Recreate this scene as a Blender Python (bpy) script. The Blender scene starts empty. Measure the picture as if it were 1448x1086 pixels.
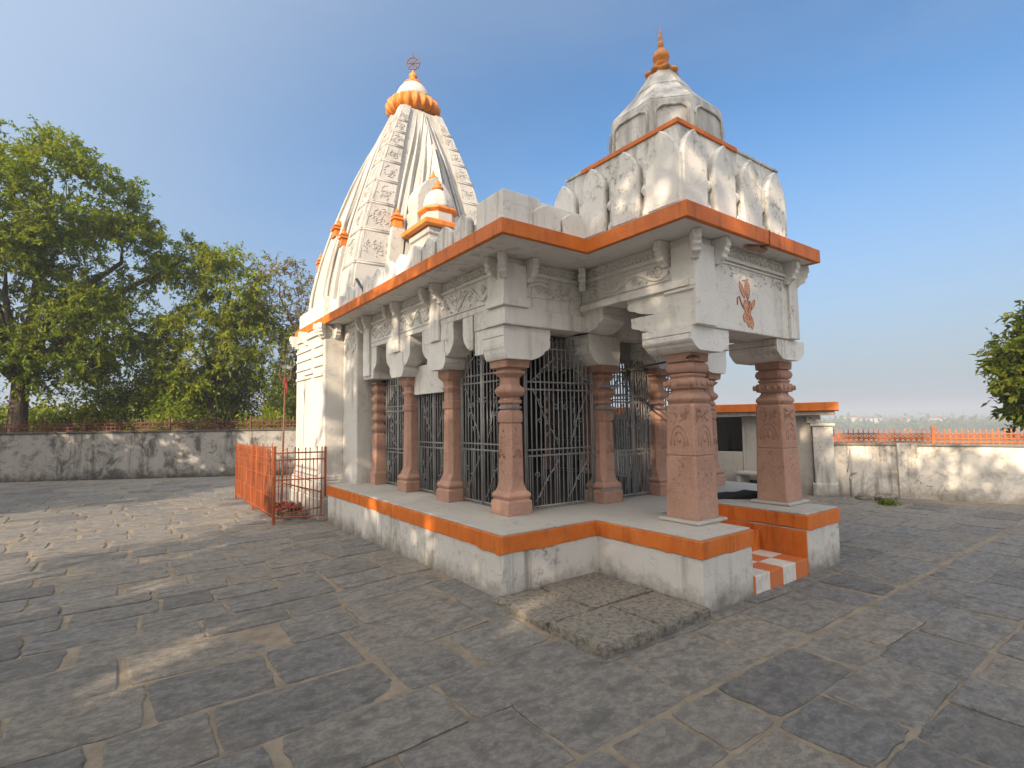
import bpy, math, random
import numpy as np
from mathutils import Vector, Matrix

random.seed(7)
RNG = np.random.default_rng(11)
PI = math.pi
scene = bpy.context.scene
COL = scene.collection

# ------------------------------------------------------------------ helpers
class MB:
    """collects vertices and faces and links them as one mesh object"""
    def __init__(s): s.v = []; s.f = []
    def add(s, vs, fs):
        n = len(s.v); s.v += [tuple(v) for v in vs]; s.f += [tuple(i + n for i in f) for f in fs]
    def box(s, x0, x1, y0, y1, z0, z1):
        s.add([(x0,y0,z0),(x1,y0,z0),(x1,y1,z0),(x0,y1,z0),(x0,y0,z1),(x1,y0,z1),(x1,y1,z1),(x0,y1,z1)],
              [(0,3,2,1),(4,5,6,7),(0,1,5,4),(1,2,6,5),(2,3,7,6),(3,0,4,7)])
    def obox(s, c, ax, ay, az):
        c, ax, ay, az = map(Vector, (c, ax, ay, az))
        vs = [c + ax*i + ay*j + az*k for k in (-1,1) for i, j in ((-1,-1),(1,-1),(1,1),(-1,1))]
        s.add(vs, [(0,3,2,1),(4,5,6,7),(0,1,5,4),(1,2,6,5),(2,3,7,6),(3,0,4,7)])
    def prism(s, poly, z0, z1):
        n = len(poly)
        s.add([(x,y,z0) for x,y in poly] + [(x,y,z1) for x,y in poly],
              [tuple(range(n))[::-1], tuple(range(n, 2*n))] + [(i,(i+1)%n,(i+1)%n+n,i+n) for i in range(n)])
    def extrude(s, pts3, vec):
        """closed 3d outline pushed along vec"""
        n = len(pts3); vec = Vector(vec)
        s.add([tuple(p) for p in pts3] + [tuple(Vector(p)+vec) for p in pts3],
              [tuple(range(n))[::-1], tuple(range(n, 2*n))] + [(i,(i+1)%n,(i+1)%n+n,i+n) for i in range(n)])
    def loft(s, rings, cap=True, close=False):
        n = len(rings[0]); vs = [p for r in rings for p in r]; fs = []
        m = len(rings)
        for k in range(m if close else m-1):
            a, b = k*n, ((k+1) % m)*n
            fs += [(a+i, a+(i+1)%n, b+(i+1)%n, b+i) for i in range(n)]
        if cap and not close: fs += [tuple(range(n))[::-1], tuple(range((m-1)*n, m*n))]
        s.add(vs, fs)
    def lathe(s, prof, c=(0,0,0), n=20, rib=0, ribamp=0.0):
        rings = []
        for r, z in prof:
            ring = []
            for i in range(n):
                a = 2*PI*i/n
                rr = r*(1 + ribamp*math.cos(rib*a)) if rib else r
                ring.append((c[0]+rr*math.cos(a), c[1]+rr*math.sin(a), c[2]+z))
            rings.append(ring)
        s.loft(rings)
    def tube(s, pts, r, n=6, cap=True):
        pts = [Vector(p) for p in pts]; rings = []
        m = len(pts)
        rs = r if isinstance(r, (list, tuple)) else [r]*m
        prev = None
        for k, p in enumerate(pts):
            t = (pts[min(k+1, m-1)] - pts[max(k-1, 0)])
            if t.length < 1e-9: t = Vector((0,0,1))
            t.normalize()
            if prev is None:
                u = t.cross(Vector((0,0,1)));
                if u.length < 1e-3: u = t.cross(Vector((1,0,0)))
            else:
                u = prev - t*prev.dot(t)
                if u.length < 1e-4: u = t.cross(Vector((0.3,0.5,1)))
            u.normalize(); prev = u; w = t.cross(u)
            rings.append([tuple(p + (u*math.cos(2*PI*i/n) + w*math.sin(2*PI*i/n))*rs[k]) for i in range(n)])
        s.loft(rings, cap)
    def blob(s, c, r, n=8, m=5, jit=0.0):
        """lumpy ellipsoid"""
        rx, ry, rz = r; rings = []
        for k in range(1, m):
            th = PI*k/m
            rings.append([(c[0]+rx*math.sin(th)*math.cos(2*PI*i/n)*(1+jit*random.uniform(-1,1)),
                           c[1]+ry*math.sin(th)*math.sin(2*PI*i/n)*(1+jit*random.uniform(-1,1)),
                           c[2]-rz*math.cos(th)*(1+jit*random.uniform(-1,1))) for i in range(n)])
        s.loft(rings)
    def build(s, name, mat, parent=None, bevel=0.0, smooth=False, seg=2, auto=None):
        me = bpy.data.meshes.new(name)
        me.from_pydata(s.v, [], s.f); me.validate(); me.update()
        o = bpy.data.objects.new(name, me); COL.objects.link(o)
        if mat: me.materials.append(mat)
        if parent: o.parent = parent
        if bevel:
            b = o.modifiers.new('Bevel', 'BEVEL'); b.width = bevel; b.segments = seg
            b.limit_method = 'ANGLE'; b.angle_limit = math.radians(38); b.harden_normals = False
        if smooth: me.polygons.foreach_set('use_smooth', [True]*len(me.polygons))
        if auto:
            me.polygons.foreach_set('use_smooth', [True]*len(me.polygons)); me.set_sharp_from_angle(angle=math.radians(auto))
        return o

def tag(o, label=None, cat=None, group=None, kind=None):
    if label: o['label'] = label
    if cat: o['category'] = cat
    if group: o['group'] = group
    if kind: o['kind'] = kind
    return o
def empty(name, loc=(0,0,0), label=None, cat=None, group=None):
    o = bpy.data.objects.new(name, None); COL.objects.link(o); o.location = loc; o.empty_display_size = 0.2
    return tag(o, label, cat, group)
def link_copy(o, parent, loc=None, rz=None):
    c = o.copy(); COL.objects.link(c); c.parent = parent
    if loc is not None: c.location = loc
    if rz is not None: c.rotation_euler = (0,0,rz)
    return c
def copy_part(o, parent, loc, rz=0.0, scale=None):
    """a part with its sub-parts"""
    c = link_copy(o, parent, loc, rz)
    if scale: c.scale = scale
    for ch in [x for x in bpy.data.objects if x.parent is o]:
        link_copy(ch, c)
    return c
def under(o, parent):
    o.parent = parent; return o

# ------------------------------------------------------------------ materials
def new_mat(name):
    m = bpy.data.materials.new(name); m.use_nodes = True
    nt = m.node_tree; nt.nodes.clear()
    out = nt.nodes.new('ShaderNodeOutputMaterial'); b = nt.nodes.new('ShaderNodeBsdfPrincipled')
    nt.links.new(b.outputs[0], out.inputs[0])
    return m, nt, b
def N(nt, t, **kw):
    n = nt.nodes.new(t)
    for k, v in kw.items(): setattr(n, k, v)
    return n
def noise(nt, vec, scale, detail=5, rough=0.6, dist=0.0):
    n = N(nt, 'ShaderNodeTexNoise'); n.inputs['Scale'].default_value = scale; n.inputs['Detail'].default_value = detail
    n.inputs['Roughness'].default_value = rough; n.inputs['Distortion'].default_value = dist
    nt.links.new(vec, n.inputs['Vector']); return n.outputs['Fac']
def ramp(nt, fac, stops, interp='LINEAR'):
    r = N(nt, 'ShaderNodeValToRGB'); r.color_ramp.interpolation = interp
    e = r.color_ramp.elements
    while len(e) < len(stops): e.new(0.5)
    for i, (p, c) in enumerate(stops):
        e[i].position = p; e[i].color = (c, c, c, 1) if isinstance(c, (int, float)) else (*c, 1)
    nt.links.new(fac, r.inputs[0]); return r.outputs[0]
def mixc(nt, fac, a, b, mode='MIX'):
    m = N(nt, 'ShaderNodeMix', data_type='RGBA', blend_type=mode)
    for sock, v in ((m.inputs[0], fac), (m.inputs[6], a), (m.inputs[7], b)):
        if isinstance(v, (int, float)): sock.default_value = v
        elif isinstance(v, tuple): sock.default_value = (*v, 1)
        else: nt.links.new(v, sock)
    return m.outputs[2]
def math_(nt, op, a, b=0.5, clamp=False):
    m = N(nt, 'ShaderNodeMath', operation=op, use_clamp=clamp)
    for sock, v in ((m.inputs[0], a), (m.inputs[1], b)):
        if isinstance(v, (int, float)): sock.default_value = v
        else: nt.links.new(v, sock)
    return m.outputs[0]
def mapping(nt, vec, sc=(1,1,1)):
    m = N(nt, 'ShaderNodeMapping'); m.inputs['Scale'].default_value = sc; nt.links.new(vec, m.inputs[0]); return m.outputs[0]
def bump(nt, b, height, strength=0.3, dist=0.02):
    n = N(nt, 'ShaderNodeBump'); n.inputs['Strength'].default_value = strength; n.inputs['Distance'].default_value = dist
    nt.links.new(height, n.inputs['Height']); nt.links.new(n.outputs[0], b.inputs['Normal'])
def pos(nt): return N(nt, 'ShaderNodeNewGeometry').outputs['Position']

def plaster(name, base, stain=(0.30,0.27,0.23), amount=0.5, streak=True, foot=0.0, footz=0.5, lichen=0.0, coarse=1.0, headz=None):
    """lime washed masonry with weather streaks; foot = dirt splashed up from the ground"""
    m, nt, b = new_mat(name); P = pos(nt)
    big = noise(nt, P, 1.3*coarse, 6, 0.65); fine = noise(nt, P, 14*coarse, 6, 0.7); grain = noise(nt, P, 90, 3, 0.6)
    c = mixc(nt, ramp(nt, big, [(0.35, 0.0), (0.7, 0.55)]), base, tuple(x*0.86*t for x, t in zip(base, (1, .98, .93))))
    blotch = math_(nt, 'MULTIPLY', ramp(nt, fine, [(0.54, 0), (0.68, 1)]), ramp(nt, big, [(0.44, 0), (0.58, 1)]))
    c = mixc(nt, math_(nt, 'MULTIPLY', blotch, amount), c, stain)
    if streak:
        s = noise(nt, mapping(nt, P, (7, 7, 0.55)), 1.0, 5, 0.65)
        s2 = noise(nt, mapping(nt, P, (1.2, 1.2, 0.8)), 1.0, 2, 0.5)
        k = math_(nt, 'MULTIPLY', ramp(nt, s, [(0.50, 0), (0.72, 1)]), ramp(nt, s2, [(0.42, 0), (0.58, 1)]))
        c = mixc(nt, math_(nt, 'MULTIPLY', k, amount*1.0), c, tuple(x*0.8 for x in stain))
    if foot:
        z = N(nt, 'ShaderNodeSeparateXYZ'); nt.links.new(P, z.inputs[0])
        h = N(nt, 'ShaderNodeMapRange'); h.inputs[1].default_value = 0.0; h.inputs[2].default_value = footz
        h.inputs[3].default_value = 1.0; h.inputs[4].default_value = 0.0; nt.links.new(z.outputs[2], h.inputs[0])
        k = math_(nt, 'ADD', math_(nt, 'MULTIPLY', h.outputs[0], 0.75), math_(nt, 'SUBTRACT', noise(nt, P, 5, 6, 0.7), 0.5))
        c = mixc(nt, math_(nt, 'MULTIPLY', ramp(nt, k, [(0.35, 0), (0.75, 1)]), foot), c, tuple(x*0.75 for x in stain))
    if headz:
        z = N(nt, 'ShaderNodeSeparateXYZ'); nt.links.new(P, z.inputs[0])
        h = N(nt, 'ShaderNodeMapRange'); h.inputs[1].default_value = headz[0]; h.inputs[2].default_value = headz[1]
        nt.links.new(z.outputs[2], h.inputs[0])
        k = math_(nt, 'ADD', math_(nt, 'MULTIPLY', h.outputs[0], 0.45), math_(nt, 'SUBTRACT', noise(nt, mapping(nt, P, (6,6,1.2)), 1, 5, 0.7), 0.45))
        c = mixc(nt, math_(nt, 'MULTIPLY', ramp(nt, k, [(0.3, 0), (0.6, 1)]), headz[2]), c, (0.16,0.15,0.14))
    if lichen:
        l = noise(nt, P, 2.1, 8, 0.72, 0.6)
        c = mixc(nt, math_(nt, 'MULTIPLY', ramp(nt, l, [(0.5, 0), (0.62, 1)]), lichen), c, (0.055,0.05,0.045))
    b.inputs['Roughness'].default_value = 0.9
    b.inputs['Specular IOR Level'].default_value = 0.25
    crk = N(nt, 'ShaderNodeTexVoronoi', feature='DISTANCE_TO_EDGE'); crk.inputs['Scale'].default_value = 2.2
    wob = N(nt, 'ShaderNodeVectorMath', operation='ADD'); nz = N(nt, 'ShaderNodeTexNoise'); nz.inputs['Scale'].default_value = 3
    nt.links.new(P, nz.inputs['Vector']); nt.links.new(P, wob.inputs[0]); nt.links.new(nz.outputs['Color'], wob.inputs[1]); nt.links.new(wob.outputs[0], crk.inputs['Vector'])
    ck = math_(nt, 'MULTIPLY', ramp(nt, crk.outputs['Distance'], [(0.0, 1), (0.008, 0)]), ramp(nt, big, [(0.5, 0), (0.6, 0.6)]))
    c = mixc(nt, ck, c, tuple(x*0.6 for x in stain))
    nt.links.new(c, b.inputs['Base Color'])
    h = math_(nt, 'ADD', math_(nt, 'MULTIPLY', fine, 0.6), math_(nt, 'MULTIPLY', grain, 0.25))
    h = math_(nt, 'ADD', h, math_(nt, 'MULTIPLY', big, 0.5))
    h = math_(nt, 'SUBTRACT', h, math_(nt, 'MULTIPLY', ramp(nt, crk.outputs['Distance'], [(0.0, 1), (0.012, 0)]), 0.35))
    bump(nt, b, h, 0.6, 0.018)
    return m

M = {}
M['white'] = plaster('whitewash', (0.73,0.715,0.69), amount=0.7)
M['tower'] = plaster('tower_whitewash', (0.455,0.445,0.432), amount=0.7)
M['parapet'] = plaster('parapet_whitewash', (0.68,0.665,0.64), (0.2,0.19,0.17), amount=0.85)
M['block'] = plaster('turret_whitewash', (0.71,0.695,0.67), (0.17,0.16,0.15), amount=0.95, headz=(3.7,4.35,0.6))
M['plinth'] = plaster('plinth_whitewash', (0.57,0.55,0.52), (0.20,0.178,0.15), amount=0.85, foot=0.85, footz=0.42)
M['sanctum'] = plaster('sanctum_whitewash', (0.58,0.565,0.54), amount=0.6, foot=0.5, footz=1.0)
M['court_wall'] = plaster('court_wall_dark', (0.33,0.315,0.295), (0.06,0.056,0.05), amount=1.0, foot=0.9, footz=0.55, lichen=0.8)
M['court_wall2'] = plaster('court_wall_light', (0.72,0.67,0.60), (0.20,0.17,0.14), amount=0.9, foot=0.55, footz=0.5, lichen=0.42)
M['coping'] = plaster('coping', (0.10,0.095,0.09), (0.04,0.04,0.038), amount=0.7)
M['coping2'] = plaster('coping_pale', (0.22,0.2,0.17), (0.08,0.075,0.07), amount=0.7)
M['cement'] = plaster('cement', (0.44,0.415,0.38), (0.2,0.19,0.17), amount=0.6, streak=False)
M['dark_inside'] = plaster('hall_shade', (0.06,0.05,0.042), (0.03,0.027,0.024), amount=0.6)  # dimness of the hall interior put into the base colour
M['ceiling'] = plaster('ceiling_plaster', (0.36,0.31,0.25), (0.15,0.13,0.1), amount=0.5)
M['beige'] = plaster('beige_panel', (0.42,0.39,0.35), (0.2,0.18,0.15), amount=0.6, foot=0.5, footz=0.8)

def paint(name, base, dark, rough=0.55, wear=(0.55,0.45,0.36), wearamt=0.35):
    m, nt, b = new_mat(name); P = pos(nt)
    n1 = noise(nt, P, 2.5, 6, 0.65); n2 = noise(nt, P, 26, 6, 0.7); n3 = noise(nt, mapping(nt, P, (9,9,1.5)), 1, 5, 0.65)
    c = mixc(nt, ramp(nt, n1, [(0.35, 0), (0.7, 1)]), base, dark)
    n4 = noise(nt, P, 7.5, 7, 0.72)
    c = mixc(nt, math_(nt, 'MULTIPLY', ramp(nt, n4, [(0.5, 0), (0.68, 1)]), wearamt*0.7), c, tuple(0.55*a_+0.45*b_ for a_, b_ in zip(base, wear)))
    c = mixc(nt, math_(nt, 'MULTIPLY', ramp(nt, n3, [(0.52, 0), (0.72, 1)]), 0.65), c, tuple(x*0.45 for x in dark))
    c = mixc(nt, math_(nt, 'MULTIPLY', ramp(nt, n2, [(0.66, 0), (0.74, 1)]), wearamt), c, wear)
    nt.links.new(c, b.inputs['Base Color']); b.inputs['Roughness'].default_value = rough
    bump(nt, b, math_(nt, 'ADD', n2, math_(nt, 'MULTIPLY', n1, 1.5)), 0.4, 0.012)
    return m
M['orange'] = paint('orange_paint', (0.62,0.155,0.010), (0.50,0.112,0.008), wear=(0.66,0.36,0.16), wearamt=0.5)
M['orange_spire'] = paint('orange_spire_paint', (0.66,0.23,0.03), (0.52,0.15,0.02), wearamt=0.15)
M['gold'] = paint('finial_ochre', (0.62,0.25,0.045), (0.46,0.15,0.025), rough=0.38, wearamt=0.12)
M['red_oxide'] = paint('red_oxide_iron', (0.115,0.022,0.010), (0.06,0.014,0.008), wearamt=0.1)
M['orange_iron'] = paint('orange_iron', (0.33,0.080,0.016), (0.19,0.042,0.011), wear=(0.15,0.05,0.02), wearamt=0.7)
M['orange_rail'] = paint('orange_rail', (0.47,0.135,0.022), (0.33,0.075,0.014), wear=(0.15,0.05,0.02), wearamt=0.5)
M['iron'] = paint('grey_painted_iron', (0.26,0.263,0.268), (0.18,0.18,0.182), rough=0.5, wear=(0.12,0.06,0.03), wearamt=0.5)
M['rust_pole'] = paint('rust_pole', (0.16,0.055,0.028), (0.08,0.03,0.018), wearamt=0.2)
M['dark_iron'] = paint('dark_iron', (0.05,0.045,0.04), (0.03,0.025,0.02), wearamt=0.2)
M['bronze'] = paint('brown_wheel_metal', (0.20,0.10,0.06), (0.12,0.06,0.04), wearamt=0.1)
M['emblem'] = paint('emblem_orange', (0.62,0.34,0.20), (0.56,0.26,0.13), wear=(0.7,0.6,0.5), wearamt=0.9)
M['emblem_line'] = paint('emblem_line', (0.42,0.13,0.05), (0.36,0.1,0.04), wearamt=0.3)
M['red_cloth'] = paint('faded_red_cloth', (0.25,0.03,0.025), (0.14,0.02,0.018), rough=0.9, wearamt=0.2)
M['black_cloth'] = paint('black_cloth', (0.012,0.012,0.013), (0.008,0.008,0.009), rough=0.95, wear=(0.03,0.03,0.03), wearamt=0.3)
M['house'] = paint('pale_house', (0.60,0.57,0.52), (0.45,0.42,0.38), rough=0.9)
M['roof'] = paint('house_roof', (0.24,0.13,0.09), (0.17,0.1,0.08), rough=0.9)

def sandstone():
    m, nt, b = new_mat('red_sandstone'); P = pos(nt)
    n1 = noise(nt, P, 3.0, 6, 0.6); n2 = noise(nt, P, 45, 5, 0.75); n3 = noise(nt, P, 12, 6, 0.7)
    c = mixc(nt, ramp(nt, n1, [(0.3, 0), (0.7, 1)]), (0.45,0.27,0.205), (0.355,0.205,0.152))
    c = mixc(nt, ramp(nt, n2, [(0.5, 0), (0.72, 0.7)]), c, (0.53,0.36,0.28))
    c = mixc(nt, math_(nt, 'MULTIPLY', ramp(nt, n3, [(0.55, 0), (0.75, 1)]), 0.5), c, (0.20,0.085,0.06))
    nt.links.new(c, b.inputs['Base Color']); b.inputs['Roughness'].default_value = 0.92
    b.inputs['Specular IOR Level'].default_value = 0.2
    bump(nt, b, math_(nt, 'ADD', n2, math_(nt, 'MULTIPLY', n3, 1.8)), 0.6, 0.012)
    return m
M['sandstone'] = sandstone()

def paving():
    m, nt, b = new_mat('slate_paving'); P = pos(nt)
    isl = N(nt, 'ShaderNodeNewGeometry').outputs['Random Per Island']
    base = ramp(nt, isl, [(0, (0.112,0.109,0.105)), (0.22, (0.172,0.162,0.147)), (0.42, (0.136,0.134,0.131)), (0.6, (0.20,0.180,0.152)), (0.8, (0.153,0.150,0.146)), (1, (0.182,0.168,0.146))])
    off = N(nt, 'ShaderNodeVectorMath', operation='SCALE'); off.inputs[3].default_value = 37.0
    cmb = N(nt, 'ShaderNodeCombineXYZ'); nt.links.new(isl, cmb.inputs[0]); nt.links.new(isl, cmb.inputs[1]); nt.links.new(cmb.outputs[0], off.inputs[0])
    Q = N(nt, 'ShaderNodeVectorMath', operation='ADD'); nt.links.new(P, Q.inputs[0]); nt.links.new(off.outputs[0], Q.inputs[1]); Q = Q.outputs[0]
    cloud = noise(nt, P, 0.9, 6, 0.65); grain = noise(nt, mapping(nt, Q, (13, 17, 15)), 1, 8, 0.8, 0.2); fine = noise(nt, Q, 85, 5, 0.8)
    cleft = noise(nt, mapping(nt, Q, (4.5, 7.5, 6)), 1, 9, 0.7, 0.35)
    c = mixc(nt, ramp(nt, grain, [(0.44, 0), (0.58, 1.0)]), base, mixc(nt, 1.0, base, (1.65,1.6,1.52), 'MULTIPLY'))
    c = mixc(nt, ramp(nt, cleft, [(0.50, 0), (0.62, 0.65)]), c, mixc(nt, 1.0, base, (0.56,0.56,0.57), 'MULTIPLY'))
    c = mixc(nt, ramp(nt, cloud, [(0.52, 0), (0.72, 0.45)]), c, (0.25,0.21,0.165))          # sandy dust that lies on the stones
    c = mixc(nt, ramp(nt, fine, [(0.58, 0), (0.72, 0.55)]), c, (0.31,0.29,0.265))
    c = mixc(nt, ramp(nt, fine, [(0.28, 0.6), (0.42, 0)]), c, (0.06,0.058,0.055))
    nt.links.new(c, b.inputs['Base Color'])
    r = ramp(nt, cloud, [(0.4, 0.62), (0.6, 0.85)]); nt.links.new(r, b.inputs['Roughness'])
    h = math_(nt, 'ADD', math_(nt, 'MULTIPLY', cleft, 1.8), math_(nt, 'MULTIPLY', grain, 1.0))
    h = math_(nt, 'ADD', h, math_(nt, 'MULTIPLY', fine, 0.35))
    bump(nt, b, h, 0.9, 0.022)
    return m
M['paving'] = paving()
def joint():
    m, nt, b = new_mat('sandy_joint'); P = pos(nt)
    n1 = noise(nt, P, 5, 7, 0.7); n2 = noise(nt, P, 120, 3, 0.7)
    c = mixc(nt, ramp(nt, n1, [(0.35, 0), (0.65, 1)]), (0.32,0.26,0.19), (0.19,0.155,0.115))
    nt.links.new(c, b.inputs['Base Color']); b.inputs['Roughness'].default_value = 0.95
    bump(nt, b, math_(nt, 'ADD', n1, n2), 0.6, 0.02); return m
M['joint'] = joint()
def slabstone():
    m, nt, b = new_mat('rough_step_stone'); P = pos(nt)
    n1 = noise(nt, P, 2.6, 7, 0.7); n2 = noise(nt, P, 22, 7, 0.75); n3 = noise(nt, mapping(nt, P, (5,5,16)), 1, 6, 0.7, 1.2)
    c = mixc(nt, ramp(nt, n1, [(0.35, 0), (0.68, 1)]), (0.225,0.205,0.175), (0.31,0.272,0.215))
    c = mixc(nt, ramp(nt, n2, [(0.46, 0), (0.62, 0.85)]), c, (0.075,0.068,0.058))
    c = mixc(nt, ramp(nt, n3, [(0.62, 0), (0.75, 0.4)]), c, (0.27,0.235,0.19))
    nt.links.new(c, b.inputs['Base Color']); b.inputs['Roughness'].default_value = 0.9
    bump(nt, b, math_(nt, 'ADD', math_(nt, 'MULTIPLY', n2, 1.3), math_(nt, 'MULTIPLY', n3, 1.5)), 0.8, 0.03); return m
M['slab'] = slabstone()
def soil(name, a, bcol):
    m, nt, b = new_mat(name); P = pos(nt)
    n1 = noise(nt, P, 0.35, 8, 0.7)
    c = mixc(nt, ramp(nt, n1, [(0.4, 0), (0.6, 1)]), a, bcol)
    nt.links.new(c, b.inputs['Base Color']); b.inputs['Roughness'].default_value = 1.0
    bump(nt, b, n1, 0.5, 0.1); return m
M['soil'] = soil('dry_soil', (0.13,0.10,0.065), (0.075,0.08,0.035))
M['farland'] = soil('far_scrub', (0.075,0.075,0.045), (0.05,0.06,0.03))
M['water'] = paint('river_water', (0.10,0.12,0.13), (0.09,0.11,0.12), rough=0.15, wearamt=0)
def checker():
    m, nt, b = new_mat('painted_tile'); P = pos(nt)
    sx = N(nt, 'ShaderNodeSeparateXYZ'); nt.links.new(P, sx.inputs[0])
    fx = math_(nt, 'FLOOR', math_(nt, 'DIVIDE', math_(nt, 'SUBTRACT', sx.outputs[0], 4.62), 0.245))
    fy = math_(nt, 'FLOOR', math_(nt, 'DIVIDE', math_(nt, 'SUBTRACT', sx.outputs[1], 2.63), 0.245))
    k = math_(nt, 'MODULO', math_(nt, 'ABSOLUTE', math_(nt, 'ADD', fx, fy)), 2.0)
    k = math_(nt, 'LESS_THAN', k, 0.5)
    n = noise(nt, P, 9, 6, 0.7)
    c = mixc(nt, k, (0.52,0.14,0.035), (0.60,0.57,0.52))
    c = mixc(nt, ramp(nt, n, [(0.5, 0), (0.75, 0.6)]), c, (0.25,0.2,0.16))
    nt.links.new(c, b.inputs['Base Color']); b.inputs['Roughness'].default_value = 0.7
    bump(nt, b, n, 0.3, 0.01); return m
M['checker'] = checker()
def leafmat(name, c1, c2, c3):
    m, nt, b = new_mat(name)
    isl = N(nt, 'ShaderNodeNewGeometry').outputs['Random Per Island']; P = pos(nt)
    cl = noise(nt, P, 0.7, 3, 0.5)
    c = ramp(nt, isl, [(0, c1), (0.5, c2), (1, c3)])
    c = mixc(nt, ramp(nt, cl, [(0.35, 0), (0.7, 0.6)]), c, c3)
    nt.links.new(c, b.inputs['Base Color']); b.inputs['Roughness'].default_value = 0.7
    b.inputs['Specular IOR Level'].default_value = 0.12
    t = N(nt, 'ShaderNodeBsdfTranslucent'); mx = N(nt, 'ShaderNodeMixShader'); mx.inputs[0].default_value = 0.42
    hs = mixc(nt, 1.0, c, (1.5,1.45,0.7), 'MULTIPLY'); nt.links.new(hs, t.inputs[0])
    nt.links.new(b.outputs[0], mx.inputs[1]); nt.links.new(t.outputs[0], mx.inputs[2])
    out = [n for n in nt.nodes if n.type == 'OUTPUT_MATERIAL'][0]; nt.links.new(mx.outputs[0], out.inputs[0])
    return m
M['leaf_a'] = leafmat('neem_leaf', (0.065,0.115,0.010), (0.135,0.20,0.015), (0.24,0.27,0.028))
M['leaf_b'] = leafmat('light_leaf', (0.10,0.155,0.013), (0.185,0.245,0.020), (0.285,0.30,0.035))
M['leaf_c'] = leafmat('dry_leaf', (0.11,0.12,0.03), (0.19,0.17,0.05), (0.28,0.19,0.08))
M['leaf_d'] = leafmat('dark_leaf', (0.04,0.07,0.010), (0.085,0.12,0.014), (0.16,0.18,0.02))
def bark():
    m, nt, b = new_mat('bark'); P = pos(nt)
    n = noise(nt, mapping(nt, P, (9,9,2)), 1, 7, 0.7)
    c = mixc(nt, ramp(nt, n, [(0.35, 0), (0.65, 1)]), (0.035,0.025,0.018), (0.10,0.075,0.052))
    nt.links.new(c, b.inputs['Base Color']); b.inputs['Roughness'].default_value = 0.95
    bump(nt, b, n, 0.8, 0.04); return m
M['bark'] = bark()

# ------------------------------------------------------------------ ground
def gz(x, y):
    return 0.05*math.exp(-((x-2.7)/1.0)**2 - ((y-4.4)/2.0)**2)

def paving_mesh():
    WL = lambda x: 21.57 + (x+2.98)*(18.53-21.57)/(2.73+2.98)       # foot of the left wall
    WR = lambda y: 11.84 + (y-4.82)*(12.82-11.84)/(2.27-4.82)       # foot of the right wall
    mb = MB(); y = -4.0; k = 0
    while y < 26:
        d = random.uniform(0.40, 0.60) if y < 5 else random.uniform(0.36, 0.52)
        x = -14 + random.uniform(0, 0.8)
        ysk = random.uniform(-0.004, 0.004)
        while x < 17:
            L = random.choice([random.uniform(0.42, 0.68), random.uniform(0.62, 0.98)])
            g = random.uniform(0.010, 0.022); gy = random.uniform(0.007, 0.016)
            if random.random() < 0.22: g = random.uniform(0.022, 0.038)
            yj = ysk*(x) + random.uniform(-0.006, 0.006)
            x0, x1, y0, y1 = x+g, x+L-g, y+gy+yj, y+d-gy+yj
            cx, cy = (x0+x1)/2, (y0+y1)/2
            x += L
            if cy > WL(cx)-0.25 or cx > WR(cy)-0.25+3*(cy > 4.8): continue
            if 2.95 < cx < 6.1 and 4.2 < cy < 11: continue
            if math.hypot(cx, cy) > 8 and (cx < -9): continue
            near = math.hypot(cx, cy) < 7
            q = [(x0,y0),(x1,y0),(x1,y1),(x0,y1)]
            j = 0.02
            q = [(px+random.uniform(-j, j), py+random.uniform(-j*0.5, j*0.5)) for px, py in q]
            # outline with nibbled edges and rounded corners
            seg = 7 if near else 3
            ol = []
            for e in range(4):
                a, b_ = q[e], q[(e+1)%4]
                for s_ in range(seg):
                    t = s_/seg
                    px, py = a[0]+(b_[0]-a[0])*t, a[1]+(b_[1]-a[1])*t
                    if s_ == 0:
                        px += (cx-px)*0.035; py += (cy-py)*0.035
                    else:
                        w = random.gauss(0, 0.0055 if near else 0.006)
                        nx, ny = -(b_[1]-a[1]), (b_[0]-a[0]); ln = math.hypot(nx, ny)
                        px += nx/ln*w; py += ny/ln*w
                    ol.append((px, py))
            tx, ty, tz = random.gauss(0, 0.006), random.gauss(0, 0.006), random.gauss(0, 0.003)
            Z = lambda px, py: gz(px, py) + tz + tx*(px-cx) + ty*(py-cy)
            inn = [(px+(cx-px)*0.035, py+(cy-py)*0.05) for px, py in ol]
            n = len(ol)
            vs = [(px, py, Z(px, py)-0.028) for px, py in ol] + [(px, py, Z(px, py)-0.005+random.gauss(0, .001)) for px, py in ol] + [(px, py, Z(px, py)) for px, py in inn]
            fs = [(i, (i+1)%n, (i+1)%n+n, i+n) for i in range(n)] + [(i+n, (i+1)%n+n, (i+1)%n+2*n, i+2*n) for i in range(n)] + [tuple(range(2*n, 3*n))]
            mb.add(vs, fs)
        y += d; k += 1
    return mb
pv = paving_mesh().build('pavement', M['paving']); tag(pv, kind='structure')
# joint bed: sheet under the stones
mb = MB()
n = 60
xs = np.linspace(-14.2, 15.5, n); ys = np.linspace(-4.3, 26, n)
mb.add([(x, y, gz(x, y)-0.010) for y in ys for x in xs], [(j*n+i, j*n+i+1, (j+1)*n+i+1, (j+1)*n+i) for j in range(n-1) for i in range(n-1)])
tag(mb.build('pavement_bed', M['joint'], smooth=True), kind='structure')
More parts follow.
